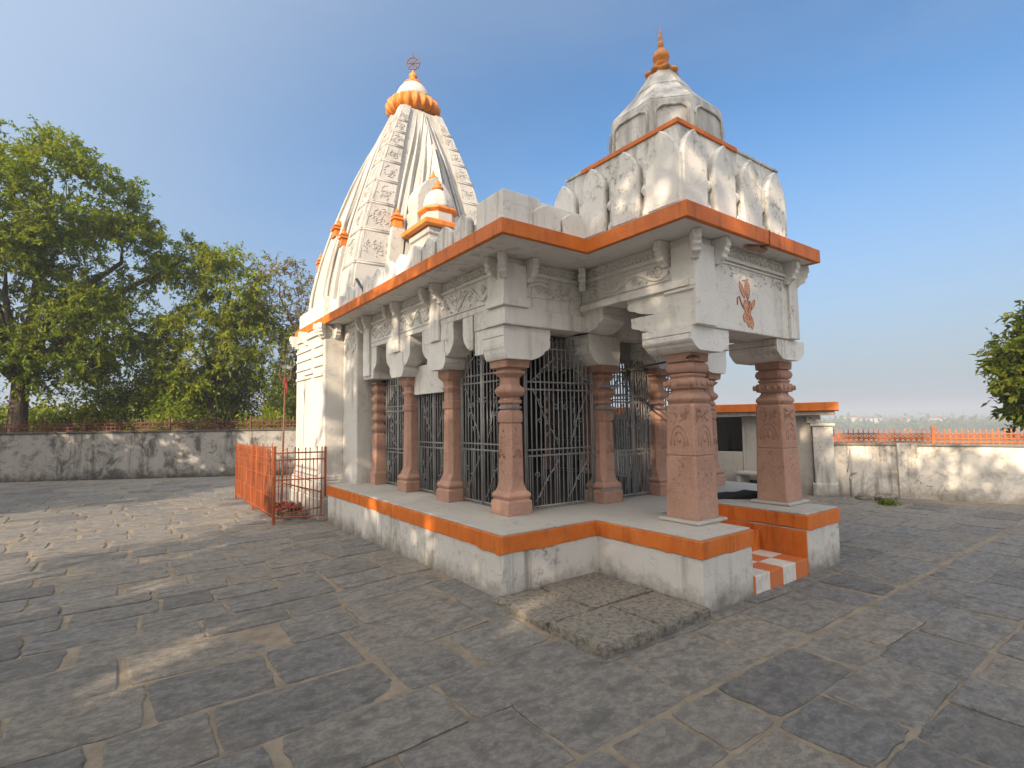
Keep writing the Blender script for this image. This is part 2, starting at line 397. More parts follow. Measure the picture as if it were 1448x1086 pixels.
# land around: falls away to the river on the right, reaches the horizon
mb = MB(); rings = []
R_ = [0.5, 14, 20, 26, 34, 48, 70, 110, 170, 260, 380, 560, 800, 1150, 1700, 2600, 3800]
na = 96
for r in R_:
    ring = []
    for i in range(na):
        a = 2*PI*i/na; x, y = 4+r*math.cos(a), 6+r*math.sin(a)
        side = max(0.0, math.cos(a - math.radians(8)))**0.6 if math.cos(a-math.radians(8)) > 0 else 0
        t = min(1, max(0, (r-17)/60)); t = t*t*(3-2*t)
        z = -0.09 - 11.0*t*side - 0.6*t*(1-side)
        if r > 500: z += 2.5*math.sin(3.1*a+r*0.01)*min(1, (r-500)/400)
        ring.append((x, y, z))
    rings.append(ring)
mb.loft(rings[::1], cap=False)
mb.add([rings[0][i] for i in range(na)], [tuple(range(na))])
tag(mb.build('ground', M['soil'], smooth=True), kind='structure')

# ------------------------------------------------------------------ temple
T = empty('temple', (0,0,0), 'white and orange temple with red sandstone pillars, iron grilles and a tall ribbed spire', 'temple')
zb, zt = 0.446, 0.607
XL, XR = 2.657, 7.66
foot = [(XL,3.803),(3.806,3.803),(3.806,2.6125),(4.59,2.6125),(4.59,3.62),(5.613,3.62),(5.613,2.6125),(6.36,2.6125),(6.36,3.803),(XR,3.803),(XR,8.78),(XL,8.78)]
def inset(poly, d):
    n = len(poly); out = []
    for i in range(n):
        p0, p1, p2 = Vector(poly[i-1]), Vector(poly[i]), Vector(poly[(i+1)%n])
        e1 = (p1-p0).normalized(); e2 = (p2-p1).normalized()
        n1 = Vector((-e1.y, e1.x)); n2 = Vector((-e2.y, e2.x))
        out.append((p1.x + d*(n1.x+n2.x)/(1+n1.dot(n2)), p1.y + d*(n1.y+n2.y)/(1+n1.dot(n2))))
    return out
mb = MB(); mb.prism(inset(foot, 0.012), -0.25, zb)
plinth = mb.build('plinth', M['plinth'], T, bevel=0.012)
def hand_band(poly, z0, z1, step=0.07, j=0.005):
    """painted course with a brushed, slightly wandering lower edge"""
    pts = []
    for i in range(len(poly)):
        a, b_ = Vector(poly[i]), Vector(poly[(i+1) % len(poly)]); n = max(1, int((b_-a).length/step))
        for k in range(n): pts.append((a.lerp(b_, k/n), k == 0))
    n = len(pts); mb = MB(); cur = 0
    lo, hi = [], []
    for p, c in pts:
        cur = 0.7*cur + random.gauss(0, j)
        o = 0 if c else random.gauss(0, 0.0012)
        lo.append((p.x+o, p.y+o, z0+cur)); hi.append((p.x+o*0.6, p.y+o*0.6, z1+random.gauss(0, 0.0012)))
    mb.loft([lo, hi]); return mb
hand_band(foot, zb, zt-0.02).build('painted_band', M['orange'], plinth, bevel=0.005)
mb = MB(); mb.prism(inset(foot, 0.02), zt-0.02, zt)
mb.build('platform_top', M['cement'], plinth, bevel=0.006)
# orange inner face of the right porch pier
mb = MB(); mb.box(5.605, 5.62, 2.63, 3.6, 0.02, zb-0.012)
mb.build('painted_side', M['orange'], plinth, bevel=0.003)
# entrance steps between the piers
mb = MB(); mb.box(4.585, 5.600, 2.63, 3.13, -0.1, 0.165)
mb.build('entrance_step', M['checker'], T, bevel=0.006)
mb = MB(); mb.box(4.585, 5.600, 3.12, 3.64, -0.1, 0.375)
mb.build('entrance_step', M['orange'], T, bevel=0.006)

# --- columns -----------------------------------------------------------
def sect(h, ch, z, hy=None):
    """square of half width h with corners cut by ch*h"""
    c = h*ch; hy = h
    return [(h,-hy+c,z),(h,hy-c,z),(h-c,hy,z),(-h+c,hy,z),(-h,hy-c,z),(-h,-hy+c,z),(-h+c,-hy,z),(h-c,-hy,z)]
def col_mesh(levels):
    mb = MB(); mb.loft([sect(h, ch, z) for h, ch, z in levels]); return mb
def torus(h, ch, z0, z1, out, n=6):
    return [(h + out*math.sin(PI*i/n), ch, z0+(z1-z0)*i/n) for i in range(n+1)]
def carve_arch(mb, face, h, z, w, ht):
    """raised pointed arch outline with a petal under it on a shaft face (face: 0=-x,1=-y)"""
    def P(u, zz, o=0.0): return (-h-o, u, zz) if face == 0 else (u, -h-o, zz)
    for k, s_ in enumerate((1.0, 0.62)):
        pts = []
        for i in range(13):
            t = i/12; a = PI*t
            u = -math.cos(a)*w*s_*0.5; zz = z + (math.sin(a)**0.8)*ht*s_ - (0 if 0 < i < 12 else 0.3*ht)
            pts.append(P(u, zz, 0.002))
        mb.tube(pts, 0.0065, 5)
    mb.blob(P(0, z+0.02, 0.0), (0.012 if face == 0 else w*0.13, w*0.13 if face == 0 else 0.012, ht*0.28), 8, 5)
def relief_dots(mb, face, h, z0, z1, w, n):
    def P(u, zz, o=0.0): return (-h-o, u, zz) if face == 0 else (u, -h-o, zz)
    for i in range(n):
        u = random.uniform(-w, w); zz = random.uniform(z0, z1); a = random.uniform(0, PI)
        pts = [P(u+0.018*math.cos(a+t), zz+0.022*math.sin(a+t), 0.001) for t in (0, .7, 1.4, 2.1)]
        mb.tube(pts, 0.0035, 4)

def hall_column(ornate):
    z0 = zt
    base = [(0.16,0.03,z0),(0.16,0.03,z0+.135),(0.146,0.06,z0+.15)] + torus(0.142,0.12,z0+.16,z0+.235,0.02) + [(0.128,0.15,z0+.245),(0.125,0.2,z0+.27)]
    b = col_mesh(base).build('column_base', M['sandstone'], None, bevel=0.005, auto=22)
    if ornate:
        sh = [(0.125,0.24,z0+.27),(0.118,0.42,z0+.33),(0.113,0.46,z0+.955),(0.104,0.46,z0+.96),(0.104,0.46,z0+.972),(0.12,0.45,z0+.978)] + torus(0.116,0.45,z0+.98,z0+1.09,0.006) + [(0.092,0.45,z0+1.11),(0.092,0.45,z0+1.17)]
        cp = [(0.092,0.45,z0+1.17),(0.112,0.42,z0+1.185),(0.112,0.42,z0+1.215),(0.094,0.45,z0+1.225),(0.094,0.45,z0+1.25)] + torus(0.112,0.42,z0+1.255,z0+1.365,0.036) + [(0.105,0.42,z0+1.37),(0.098,0.45,z0+1.385),(0.096,0.45,z0+1.45),(0.11,0.4,z0+1.475),(0.14,0.35,z0+1.505),(0.143,0.33,z0+1.525),(0.112,0.3,z0+1.535),(0.112,0.2,z0+1.55),(0.155,0.05,z0+1.565),(0.162,0.04,z0+1.643)]
    else:
        sh = [(0.122,0.2,z0+.27),(0.108,0.45,z0+.34),(0.1,0.47,z0+1.15),(0.112,0.42,z0+1.16),(0.112,0.42,z0+1.24),(0.098,0.45,z0+1.26),(0.096,0.45,z0+1.36)]
        cp = [(0.096,0.45,z0+1.36),(0.115,0.35,z0+1.42),(0.098,0.4,z0+1.44),(0.105,0.4,z0+1.5),(0.135,0.15,z0+1.545),(0.14,0.08,z0+1.56),(0.14,0.06,z0+1.643)]
    s_ = col_mesh(sh).build('column', M['sandstone'], None, bevel=0.005, auto=22)
    c = col_mesh(cp).build('column_capital', M['sandstone'], s_, bevel=0.004, auto=22)
    b.parent = s_
    mb = MB()
    if ornate:
        for f in (0, 1):
            carve_arch(mb, f, 0.116, z0+.62, 0.10, 0.075); relief_dots(mb, f, 0.115, z0+.72, z0+.92, 0.05, 12)
            relief_dots(mb, f, 0.117, z0+.36, z0+.55, 0.05, 8)
        mb.build('carving', M['sandstone'], s_, smooth=True)
        mb = MB(); mb.loft([sect(0.112,0.45,z0+1.12), sect(0.112,0.45,z0+1.15)]); mb.build('iron_strap', M['iron'], s_, bevel=0.004)
    return s_
def porch_column():
    z0 = 0.64
    b = MB(); b.prism([(-.24,-.23),(.24,-.23),(.24,.23),(-.24,.23)], zt+0.001, z0)
    sh = [(0.178,0.06,z0),(0.168,0.10,z0+.59),(0.161,0.12,z0+.592),(0.161,0.12,z0+.604),(0.168,0.12,z0+.606),(0.158,0.13,z0+1.08),(0.148,0.2,z0+1.10)]
    s_ = col_mesh(sh).build('column', M['sandstone'], None, bevel=0.006, auto=22)
    cp = [(0.14,0.2,z0+1.10)] + torus(0.14,0.22,z0+1.105,z0+1.195,0.025) + [(0.135,0.25,z0+1.2),(0.118,0.28,z0+1.235),(0.118,0.28,z0+1.245)] + torus(0.15,0.2,z0+1.25,z0+1.345,0.014) + [(0.125,0.25,z0+1.352),(0.14,0.22,z0+1.375),(0.14,0.22,z0+1.385),(0.12,0.25,z0+1.40)] + torus(0.142,0.2,z0+1.405,z0+1.495,0.018) + [(0.12,0.2,z0+1.505),(0.145,0.05,z0+1.515),(0.15,0.05,z0+1.60)]
    c = col_mesh(cp).build('column_capital', M['sandstone'], s_, bevel=0.004, auto=22)
    b.build('column_base', M['cement'], s_, bevel=0.012)
    mb = MB()
    for f in (0, 1):
        carve_arch(mb, f, 0.163, z0+.74, 0.19, 0.15); relief_dots(mb, f, 0.163, z0+.92, z0+1.05, 0.10, 26)
        relief_dots(mb, f, 0.172, z0+.08, z0+.55, 0.11, 22)
        for u in (-0.09, 0.0, 0.09):
            p = (-0.165, u, z0+1.297) if f == 0 else (u, -0.165, z0+1.297)
            mb.blob(p, (0.018,0.018,0.03), 8, 5)
    for sx, sy in ((-1,-1),(1,-1),(-1,1)):
        mb.blob((sx*0.155, sy*0.155, z0+1.297), (0.024,0.024,0.036), 8, 5)
    mb.build('carving', M['sandstone'], s_, smooth=True)
    return s_
def stepped_pilaster():
    z0 = zt
    lv = [(0.15,0.04,z0),(0.15,0.04,z0+.17),(0.12,0.1,z0+.21),(0.115,0.15,z0+.8)]
    for k in range(5):
        z = z0+.82+k*.16; lv += [(0.085,0.1,z),(0.135,0.25,z+.06),(0.135,0.25,z+.09),(0.085,0.1,z+.15)]
    lv += [(0.13,0.05,z0+1.62),(0.13,0.05,z0+1.643)]
    s_ = col_mesh(lv).build('pilaster', M['sandstone'], None, bevel=0.004, auto=22)
    return s_
oc = hall_column(True); pc = hall_column(False); fc = porch_column(); sp = stepped_pilaster()
def place(proto, first, x, y, sc=None):
    if first: proto.parent = T; proto.location = (x, y, 0); o = proto
    else: o = copy_part(proto, T, (x, y, 0))
    if sc: o.scale = sc
    return o
X1, Y1 = 3.365, 4.635
CY = [5.89, 7.10]
place(oc, True, X1, Y1); place(oc, False, 4.69, 4.55); place(oc, False, 5.72, 4.55); place(oc, False, 7.0, Y1)
for i, y in enumerate(CY):
    place(pc, i == 0, X1, y); place(pc, False, 7.0, y)
place(sp, True, X1-0.03, 8.26, (0.75,0.75,1)); place(sp, False, 7.0, 8.26, (0.75,0.75,1))
place(fc, True, 4.485, 3.17); place(fc, False, 6.13+.03, 3.17)

# --- brackets: cross shaped, scrolled ends, two tiers -------------------
def arm(mb, ax, Lp, half, z0, z1, Ln=None):
    """scrolled arm along axis ax (0:x 1:y); upright cheeks, stepped scroll at the lower ends, an incised line"""
    h = z1-z0; Ln = Lp if Ln is None else Ln
    def side(L):
        a0 = min(0.165, L-0.01); d = L-a0
        return [(a0,0.0),(a0+0.30*d,0.07*h),(a0+0.60*d,0.19*h),(a0+0.66*d,0.25*h),(a0+0.70*d,0.29*h),(a0+0.90*d,0.36*h),(L,0.45*h),(L,0.66*h),(L-0.014,0.67*h),(L-0.014,0.69*h),(L,0.70*h),(L,h)]
    pts = [(-a, z) for a, z in side(Ln)][::-1] + side(Lp)
    if ax == 0: mb.extrude([(u, -half, z0+z) for u, z in pts], (0, 2*half, 0))
    else: mb.extrude([(half, u, z0+z) for u, z in pts], (-2*half, 0, 0))
ZC = 2.25
mbk = MB(); arm(mbk, 0, 0.42, 0.205, ZC, 2.598, 0.215); mbk.box(-0.212, 0.19, 0.20, 0.36, 2.33, 2.597)
b1 = mbk.build('bracket', M['white'], None, bevel=0.006); under(b1, T); b1.location = (X1-0.02, Y1-0.02, 0)
mbk = MB(); arm(mbk, 0, 0.215, 0.205, ZC, 2.598, 0.42); under(mbk.build('bracket', M['white'], None, bevel=0.006), T).location = (7.0, Y1-0.02, 0)
mbk = MB(); arm(mbk, 0, 0.20, 0.19, ZC, 2.598, 0.33)
b2 = mbk.build('bracket', M['white'], None, bevel=0.006); under(b2, T); b2.location = (4.64, 4.55, 0); copy_part(b2, T, (5.79, 4.55, 0))
# side columns: long bracket along the wall, lower wide block and upper scrolled tier
mbk = MB(); arm(mbk, 1, 0.24, 0.19, 2.25, 2.45); mbk.box(-0.188, 0.188, -0.2, 0.2, 2.45, 2.602)
b3 = mbk.build('bracket', M['white'], None, bevel=0.01); under(b3, T); b3.location = (X1-0.05, CY[0], 0)
for x, y in ((X1-0.05, CY[1]), (7.05, CY[0]), (7.05, CY[1])): copy_part(b3, T, (x, y, 0))
# porch columns
mbk = MB(); arm(mbk, 0, 0.31, 0.285, 2.235, 2.459)
b4 = mbk.build('bracket', M['white'], None, bevel=0.008); under(b4, T); b4.location = (4.47, 3.17, 0); copy_part(b4, T, (6.02, 3.17, 0))
mbk = MB(); arm(mbk, 1, 0.47, 0.20, 2.462, 2.64, 0.30); arm(mbk, 1, 0.52, 0.196, 2.642, 2.862, 0.30)
b5 = mbk.build('bracket', M['white'], None, bevel=0.01); under(b5, T); b5.location = (4.42, 3.17, 0); copy_part(b5, T, (5.92, 3.17, 0))
# the porch side lintels bear on a bracket at the hall front
mbk = MB(); arm(mbk, 1, 0.36, 0.185, 2.602, 2.865)
b6 = mbk.build('bracket', M['white'], None, bevel=0.008); under(b6, T); b6.location = (4.42, 4.42, 0); copy_part(b6, T, (5.92, 4.42, 0))
# stepped side openings: a hanging corbel on each side of every bay
def bay_corbel(y, s_):
    mb = MB()
    yy = lambda a: y + s_*a
    pts = [(0,2.95),(0,2.42),(0.05,2.40),(0.13,2.44),(0.2,2.52),(0.22,2.60),(0.22,2.95)]
    pts3 = [(3.14, yy(a), z) for a, z in pts]
    if s_ < 0: pts3 = pts3[::-1]
    mb.extrude(pts3, (0.30, 0, 0))
    return mb.build('corbel', M['white'], T, bevel=0.008)
for y in CY: bay_corbel(y+0.20, 1); bay_corbel(y-0.20, -1)
bay_corbel(Y1+0.40, 1); bay_corbel(8.12, -1)

# --- lintels ------------------------------------------------------------
EZB, EZT = 3.315, 3.451
def lintel(x0, x1, y0, y1, z0, z1): 
    mb = MB(); mb.box(x0, x1, y0, y1, z0, z1); return mb.build('lintel', M['white'], T, bevel=0.01)
XO, YO = 3.13, 4.38                 # outer planes of the hall lintels
side = lintel(XO, XO+0.36, YO+0.001, 8.45, 2.80, EZB)
lintel(7.02-.05, 7.02+0.26, YO+0.001, 8.45, 2.60, EZB)
# side lintel comes lower over the columns (stepped opening heads)
for y in [Y1+0.02] + CY: lintel(XO+0.004, XO+0.35, y-0.30, y+0.34, 2.604, 2.81)
lintel(XO+0.004, XO+0.35, 8.02, 8.44, 2.30, 2.81)
front = lintel(XO+0.362, 4.60, YO, YO+0.34, 2.79, EZB)
lintel(5.76, 6.96, YO, YO+0.34, 2.79, EZB)
lintel(XO-0.03, 4.62, YO-0.03, YO+0.36, 2.602, 2.788)
lintel(5.74, 7.3, YO-0.03, YO+0.36, 2.602, 2.788)
psl = lintel(4.22, 4.60, 3.22, YO-0.004, 2.868, EZB)
lintel(5.74, 6.1, 3.22, YO-0.004, 2.868, EZB)
lintel(4.595, 5.745, YO+0.005, YO+0.30, 2.605, EZB-0.002)
pfl = lintel(4.215, 6.105, 2.86, 3.22, 2.462, EZB)
mb = MB(); mb.box(4.17, 4.218, 2.90, 4.36, 2.835, 2.905); mb.build('moulding', M['white'], psl, bevel=0.008)
mb = MB(); mb.box(4.19, 4.216, 2.852, 3.2, 2.80, 2.83); mb.build('moulding', M['white'], psl, bevel=0.006)

# pilaster strips and mouldings
def strip(x0, x1, y0, y1, z0, z1, par): 
    mb = MB(); mb.box(x0, x1, y0, y1, z0, z1); return mb.build('pilaster_strip', M['white'], par, bevel=0.008)
strip(XO-0.045, XO+0.26, YO-0.045, YO+0.26, 2.87, 3.24, side)                   # corner post
strip(XO-0.07, XO+0.27, YO-0.07, YO+0.27, 2.79, 2.868, side)                    # its moulded foot
for y in CY: strip(XO-0.035, XO, y-0.12, y+0.12, 2.61, 3.24, side)
strip(XO-0.035, XO, 8.1, 8.36, 2.35, 3.24, side)
strip(4.185, 4.225, 2.835, 3.10, 2.83, 3.24, psl)
strip(4.19, 4.50, 2.825, 2.862, 2.466, 3.24, pfl)
strip(5.93, 6.125, 2.825, 2.862, 2.466, 3.24, pfl)
for (x0, x1, y0, y1, z0, z1, par) in ((XO-0.03, XO, YO+0.26, 8.44, 3.155, 3.19, side), (XO-0.015, XO, YO+0.26, 8.44, 2.87, 2.885, side),
        (XO+0.26, 4.218, YO-0.028, YO, 3.155, 3.195, front), (XO+0.26, 4.218, YO-0.016, YO, 3.11, 3.13, front), (XO+0.26, 4.218, YO-0.012, YO, 2.925, 2.94, front),
        (4.192, 4.22, 3.11, YO-0.03, 3.155, 3.195, psl), (4.204, 4.22, 3.11, YO-0.03, 3.11, 3.13, psl), (4.2, 4.22, 3.11, YO-0.03, 2.94, 2.952, psl),
        (4.505, 5.925, 2.828, 2.86, 3.15, 3.175, pfl), (4.505, 5.925, 2.842, 2.86, 3.115, 3.135, pfl)):
    mb = MB(); mb.box(x0, x1, y0, y1, z0, z1); mb.build('moulding', M['white'], par, bevel=0.005)
# raised upper frieze ground
# carved friezes: a running vine with leaves below, a row of curls above
def frieze(par, p0, p1, nrm, zlo, zhi, vine=True, curls=True, zc0=3.195, zc1=3.30):
    p0, p1, nrm = Vector(p0), Vector(p1), Vector(nrm); d = p1-p0; L = d.length; d = d/L
    mb = MB(); P = lambda u, z, o=0.003: tuple(p0 + d*u + nrm*o + Vector((0,0,z)))
    zm, am = (zlo+zhi)/2, (zhi-zlo)*0.36
    if vine:
        nw = max(1, round(L/0.62)); k = 2*PI*nw/L
        mb.tube([P(u, zm+am*math.sin(k*u)) for u in np.linspace(0.02, L-0.02, 14*nw+4)], 0.019, 6)
        for i in range(nw*2):                                            # spirals in each bend
            uc = (i+0.5)*L/(nw*2) ; s_ = -1 if i % 2 == 0 else 1
            mb.tube([P(uc + (0.05-0.003*t)*math.cos(t*0.55), zm+s_*am*0.25+(0.05-0.003*t)*math.sin(t*0.55)) for t in range(0, 15)], 0.010, 4)
        for i in range(int(L*40)):
            u = random.uniform(0.03, L-0.03); z = random.uniform(zlo+0.01, zhi-0.01); a = random.uniform(0, PI); l = random.uniform(0.014, 0.030)
            mb.tube([P(u-l*math.cos(a), z-l*math.sin(a), 0.001), P(u, z, 0.007), P(u+l*math.cos(a), z+l*math.sin(a), 0.001)], [0.004, 0.015, 0.004], 4)
    if curls:
        n = max(1, round(L/0.10)); w = L/n; hh = (zc1-zc0)
        for i in range(n):
            u = (i+0.5)*w
            mb.tube([P(u + 0.044*math.cos(t), zc0 + hh*0.45 + hh*0.42*math.sin(t)) for t in np.linspace(-0.9, 3.6, 9)], 0.012, 5)
            mb.tube([P(u - 0.030*math.cos(t), zc0 + hh*0.35 + hh*0.2*math.sin(t)) for t in np.linspace(-1.2, 3.0, 6)], 0.010, 4)
    return mb.build('frieze_carving', M['white'], par, smooth=True)
segs = [YO+0.27] + [c for y in CY for c in (y-0.13, y+0.13)] + [8.09]
for a, b_ in zip(segs[::2], segs[1::2]):
    frieze(side, (XO, b_, 0), (XO, a, 0), (-1,0,0), 2.90, 3.14)
frieze(front, (XO+0.27, YO, 0), (4.19, YO, 0), (0,-1,0), 2.945, 3.105)
frieze(psl, (4.22, YO-0.04, 0), (4.22, 3.12, 0), (-1,0,0), 2.955, 3.105)
frieze(pfl, (4.51, 2.86, 0), (5.92, 2.86, 0), (0,-1,0), 2.9, 3.1, vine=False)
mb = MB()
for i in range(46):
    u = random.uniform(4.53, 5.9); z = 3.1-abs(random.gauss(0, 0.06)); a = random.uniform(0, PI)
    mb.tube([(u-0.025*math.cos(a), 2.859, z-0.025*math.sin(a)), (u, 2.853, z), (u+0.025*math.cos(a), 2.859, z+0.025*math.sin(a))], [0.002, 0.007, 0.002], 4)
mb.build('frieze_carving', M['white'], pfl, smooth=True)

# little scrolled corbels carrying the eave
def corbel_mesh():
    mb = MB()
    pts = [(0,0),(0,0.245),(0.155,0.245),(0.165,0.16),(0.14,0.135),(0.15,0.11),(0.115,0.075),(0.12,0.05),(0.07,0.03),(0.05,0.0)]
    mb.extrude([(-0.04, -u, z) for u, z in pts], (0.08, 0, 0)); return mb
cb = corbel_mesh().build('corbel', M['white'], T, bevel=0.007)
spots = [(XO-0.0, 4.50, -PI/2), (XO-0.02, YO-0.02, -PI/4), (XO+0.30, YO, 0), (4.19, YO-0.06, -PI/4), (4.22, 3.16, -PI/2), (4.20, 2.845, -PI/4), (4.54, 2.86, 0), (5.90, 2.86, 0), (6.10, 2.86, PI/4)]
for y in CY + [8.23]: spots += [(XO, y-0.15, -PI/2), (XO, y+0.15, -PI/2)]
spots += [(2.70, 9.22, -PI/2), (2.70, 9.16, -PI/4), (2.70, 10.2, -PI/2), (2.70, 10.85, -PI/2), (2.9, 9.13, 0)]
for i, (x, y, r) in enumerate(spots):
    if i == 0: cb.location = (x, y, 3.068); cb.rotation_euler = (0,0,r)
    else: link_copy(cb, T, (x, y, 3.068), r)

# --- eave --------------------------------------------------------------
EX = 6.2
eav = [(2.686,3.79),(3.757,3.79),(3.757,2.60),(EX,2.60),(EX,3.79),(7.64,3.79),(7.64,11.08),(2.686,11.08)]
mb = MB(); mb.prism(inset(eav, 0.02), EZB, EZT-0.004); eave = mb.build('eave', M['white'], T, bevel=0.004)
def ring_prism(poly, th, z0, z1):
    mb = MB(); inn = inset(poly, th); n = len(poly)
    vs = [(x,y,z0) for x,y in poly] + [(x,y,z1) for x,y in poly] + [(x,y,z0) for x,y in inn] + [(x,y,z1) for x,y in inn]
    fs = []
    for i in range(n):
        j = (i+1) % n
        fs += [(i,j,j+n,i+n), (j+2*n,i+2*n,i+3*n,j+3*n), (i+n,j+n,j+3*n,i+3*n), (j,i,i+2*n,j+2*n)]
    mb.add(vs, fs); return mb
ring_prism(eav, 0.05, EZB-0.008, EZT).build('eave_band', M['orange'], eave, bevel=0.006)

mb = MB()
for (x, y, z, rx, ry, rz_) in ((5.06,2.735,3.300,0.10,0.06,0.020),(5.17,2.72,3.296,0.07,0.05,0.024),(4.97,2.75,3.304,0.06,0.04,0.014)): mb.blob((x, y, z), (rx, ry, rz_), 9, 5, 0.3)
mb.build('bare_brick', M['sandstone'], eave)
mb = MB(); mb.tube([(5.10,2.597,3.455),(5.105,2.596,3.41),(5.09,2.596,3.36),(5.10,2.598,3.305),(5.06,2.68,3.302)], [0.006,0.009,0.006,0.01,0.012], 5)
mb.build('crack', M['dark_iron'], eave)
# --- hall interior -----------------------------------------------------
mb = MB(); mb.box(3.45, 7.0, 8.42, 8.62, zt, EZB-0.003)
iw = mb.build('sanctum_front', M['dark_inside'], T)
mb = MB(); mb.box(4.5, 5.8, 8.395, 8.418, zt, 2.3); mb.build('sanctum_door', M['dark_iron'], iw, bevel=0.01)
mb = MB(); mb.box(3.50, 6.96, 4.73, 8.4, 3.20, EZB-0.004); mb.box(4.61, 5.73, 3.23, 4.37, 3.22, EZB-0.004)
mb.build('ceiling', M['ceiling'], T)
mb = MB(); mb.box(7.02, 7.2, 6.75, 8.43, zt, 2.598); mb.build('added_dark_wall', M['dark_inside'], T)  # added dark wall shutting the far bay so the hall looks dim

mb = MB(); mb.box(3.58, 6.9, 4.78, 8.39, zt-0.01, zt+0.006); mb.build('floor_shade_sheet', M['dark_inside'], T)  # dark sheet over the floor, indoor shade given as colour
# --- iron grilles ------------------------------------------------------
def grille(p0, p1, z0, z1, nb, arched=False, door=False, seed=1, panel_top=None):
    """welded grille between two points in plan"""
    rr = random.Random(seed)
    p0, p1 = Vector((*p0,0)), Vector((*p1,0)); d = p1-p0; L = d.length; d /= L
    nrm = Vector((d.y, -d.x, 0))
    P = lambda u, z, o=0.0: tuple(p0 + d*u + nrm*o + Vector((0,0,z)))
    H = z1-z0
    fr = MB(); r = 0.011
    for u in (0.0, L): fr.tube([P(u, z0), P(u, z1)], 0.014, 6)
    for z in (z0+0.02, z0+0.30*H, z0+0.335*H, z0+0.685*H, z0+0.73*H, z0+0.93*H): fr.tube([P(0, z), P(L, z)], r, 6)
    o = fr.build('iron_grille', M['iron'], T, smooth=True)
    bars = MB()
    for i in range(nb):
        u = (i+0.5)*L/nb; top = z1 - (0.0 if not arched else 0.0)
        wob = rr.uniform(-0.006, 0.006)
        bars.tube([P(u, z0), P(u+wob, z0+H*0.5, 0.003), P(u, top)], 0.0088, 5)
    for i in range(nb-1):                                                   # shorter infill rods at the foot
        if i % 3 == 0: bars.tube([P((i+1)*L/nb, z0+0.02), P((i+1)*L/nb, z0+0.31*H)], 0.006, 5)
    if door:
        bars.tube([P(L/2, z0), P(L/2, z1)], 0.02, 6)
    bars.build('bars', M['iron'], o, smooth=True)
    sc = MB()
    def leafy(u0, za, u1, zb_, n):
        """twisted rod with small leaves"""
        pts = []
        for i in range(n+1):
            t = i/n; pts.append(P(u0+(u1-u0)*t + 0.012*math.sin(9*t), za+(zb_-za)*t, 0.012))
        sc.tube(pts, 0.007, 5)
        for i in range(1, n):
            a = rr.uniform(0, 2*PI); q = Vector(pts[i]); e = q + d*0.035*math.cos(a) + Vector((0,0,0.035*math.sin(a))) + nrm*0.01
            m = (q+e)/2 + nrm*0.008
            sc.tube([tuple(q), tuple(m), tuple(e)], [0.004, 0.011, 0.002], 4)
    def scroll(u, z, s_, k=1):
        sc.tube([P(u + k*s_*(1-t/13)*math.cos(t*0.6), z+s_*(1-t/13)*math.sin(t*0.6), 0.01) for t in range(12)], 0.006, 4)
    # lozenge of leafy rods around the middle
    leafy(L*0.08, z0+0.70*H, L*0.45, z0+0.36*H, 9); leafy(L*0.92, z0+0.70*H, L*0.62, z0+0.36*H, 9)
    leafy(L*0.1, z0+0.74*H, L*0.42, z0+0.88*H, 6); leafy(L*0.9, z0+0.74*H, L*0.58, z0+0.88*H, 6)
    leafy(L*0.12, z0+0.04*H, L*0.45, z0+0.27*H, 6); leafy(L*0.58, z0+0.04*H, L*0.9, z0+0.27*H, 6)
    for s_ in (-1, 1):
        scroll(L*0.5+s_*0.06, z0+0.80*H, 0.05, s_); scroll(L*0.5+s_*0.07, z0+0.58*H, 0.045, s_)
        scroll(L*0.5+s_*L*0.3, z0+0.50*H, 0.035, s_); scroll(L*0.5+s_*L*0.34, z0+0.19*H, 0.04, s_)
    ring = [P(L*0.5+0.055*math.cos(a), z0+0.90*H+0.055*math.sin(a), 0.01) for a in np.linspace(0, 2*PI, 15)]
    sc.tube(ring, 0.006, 4)
    for k in range(4):
        z = z0+H*(0.42+0.07*k); 
        for uu in (0.3, 0.7):
            sc.tube([P(L*uu-0.02, z-0.03, 0.01), P(L*uu+0.02, z+0.03, 0.01)], 0.005, 4); sc.tube([P(L*uu+0.02, z-0.03, 0.01), P(L*uu-0.02, z+0.03, 0.01)], 0.005, 4)
    sc.build('scrollwork', M['iron'], o, smooth=True)
    return o
GX = 3.42
ge = 0.15
bays = [(Y1+ge, CY[0]-0.13, 2.72, 14), (CY[0]+0.13, CY[1]-0.13, 2.68, 14), (CY[1]+0.13, 8.28-0.12, 2.62, 14)]
for i, (a, b_, h, nb) in enumerate(bays):
    g = grille((GX, b_), (GX, a), zt+0.02, h if i != 2 else 2.3, nb, door=True, seed=i+2)
    grille((7.0, a), (7.0, b_), zt+0.02, 2.55, nb, seed=i+20)
# white board closing the head of the middle bay
mb = MB(); mb.box(GX-0.07, GX-0.03, CY[0]+0.14, CY[1]-0.12, 1.99, 2.40)
mb.build('head_panel', M['white'], T, bevel=0.006)
grille((X1+0.17, 4.60), (4.69-0.14, 4.57), zt+0.02, 2.55, 16, door=False, seed=31)
grille((5.72+0.14, 4.57), (7.0-0.15, 4.60), zt+0.02, 2.55, 15, seed=32)
grille((4.69+0.13, 4.56), (5.25, 4.56), zt+0.02, 2.36, 9, seed=33)
grille((5.26, 4.56), (5.72-0.12, 4.56), zt+0.02, 2.36, 7, seed=34)
# stub bars and clamps that tie the grilles to the stone
mb = MB()
for (x, y, z) in ((4.69, 4.41, 2.0), (4.69, 4.41, 0.77), (4.62, 4.40, 1.735)):
    mb = MB(); mb.box(x-0.20, x+0.15, y-0.012, y+0.012, z-0.014, z+0.014); mb.build('iron_clamp', M['iron'], T, bevel=0.004)

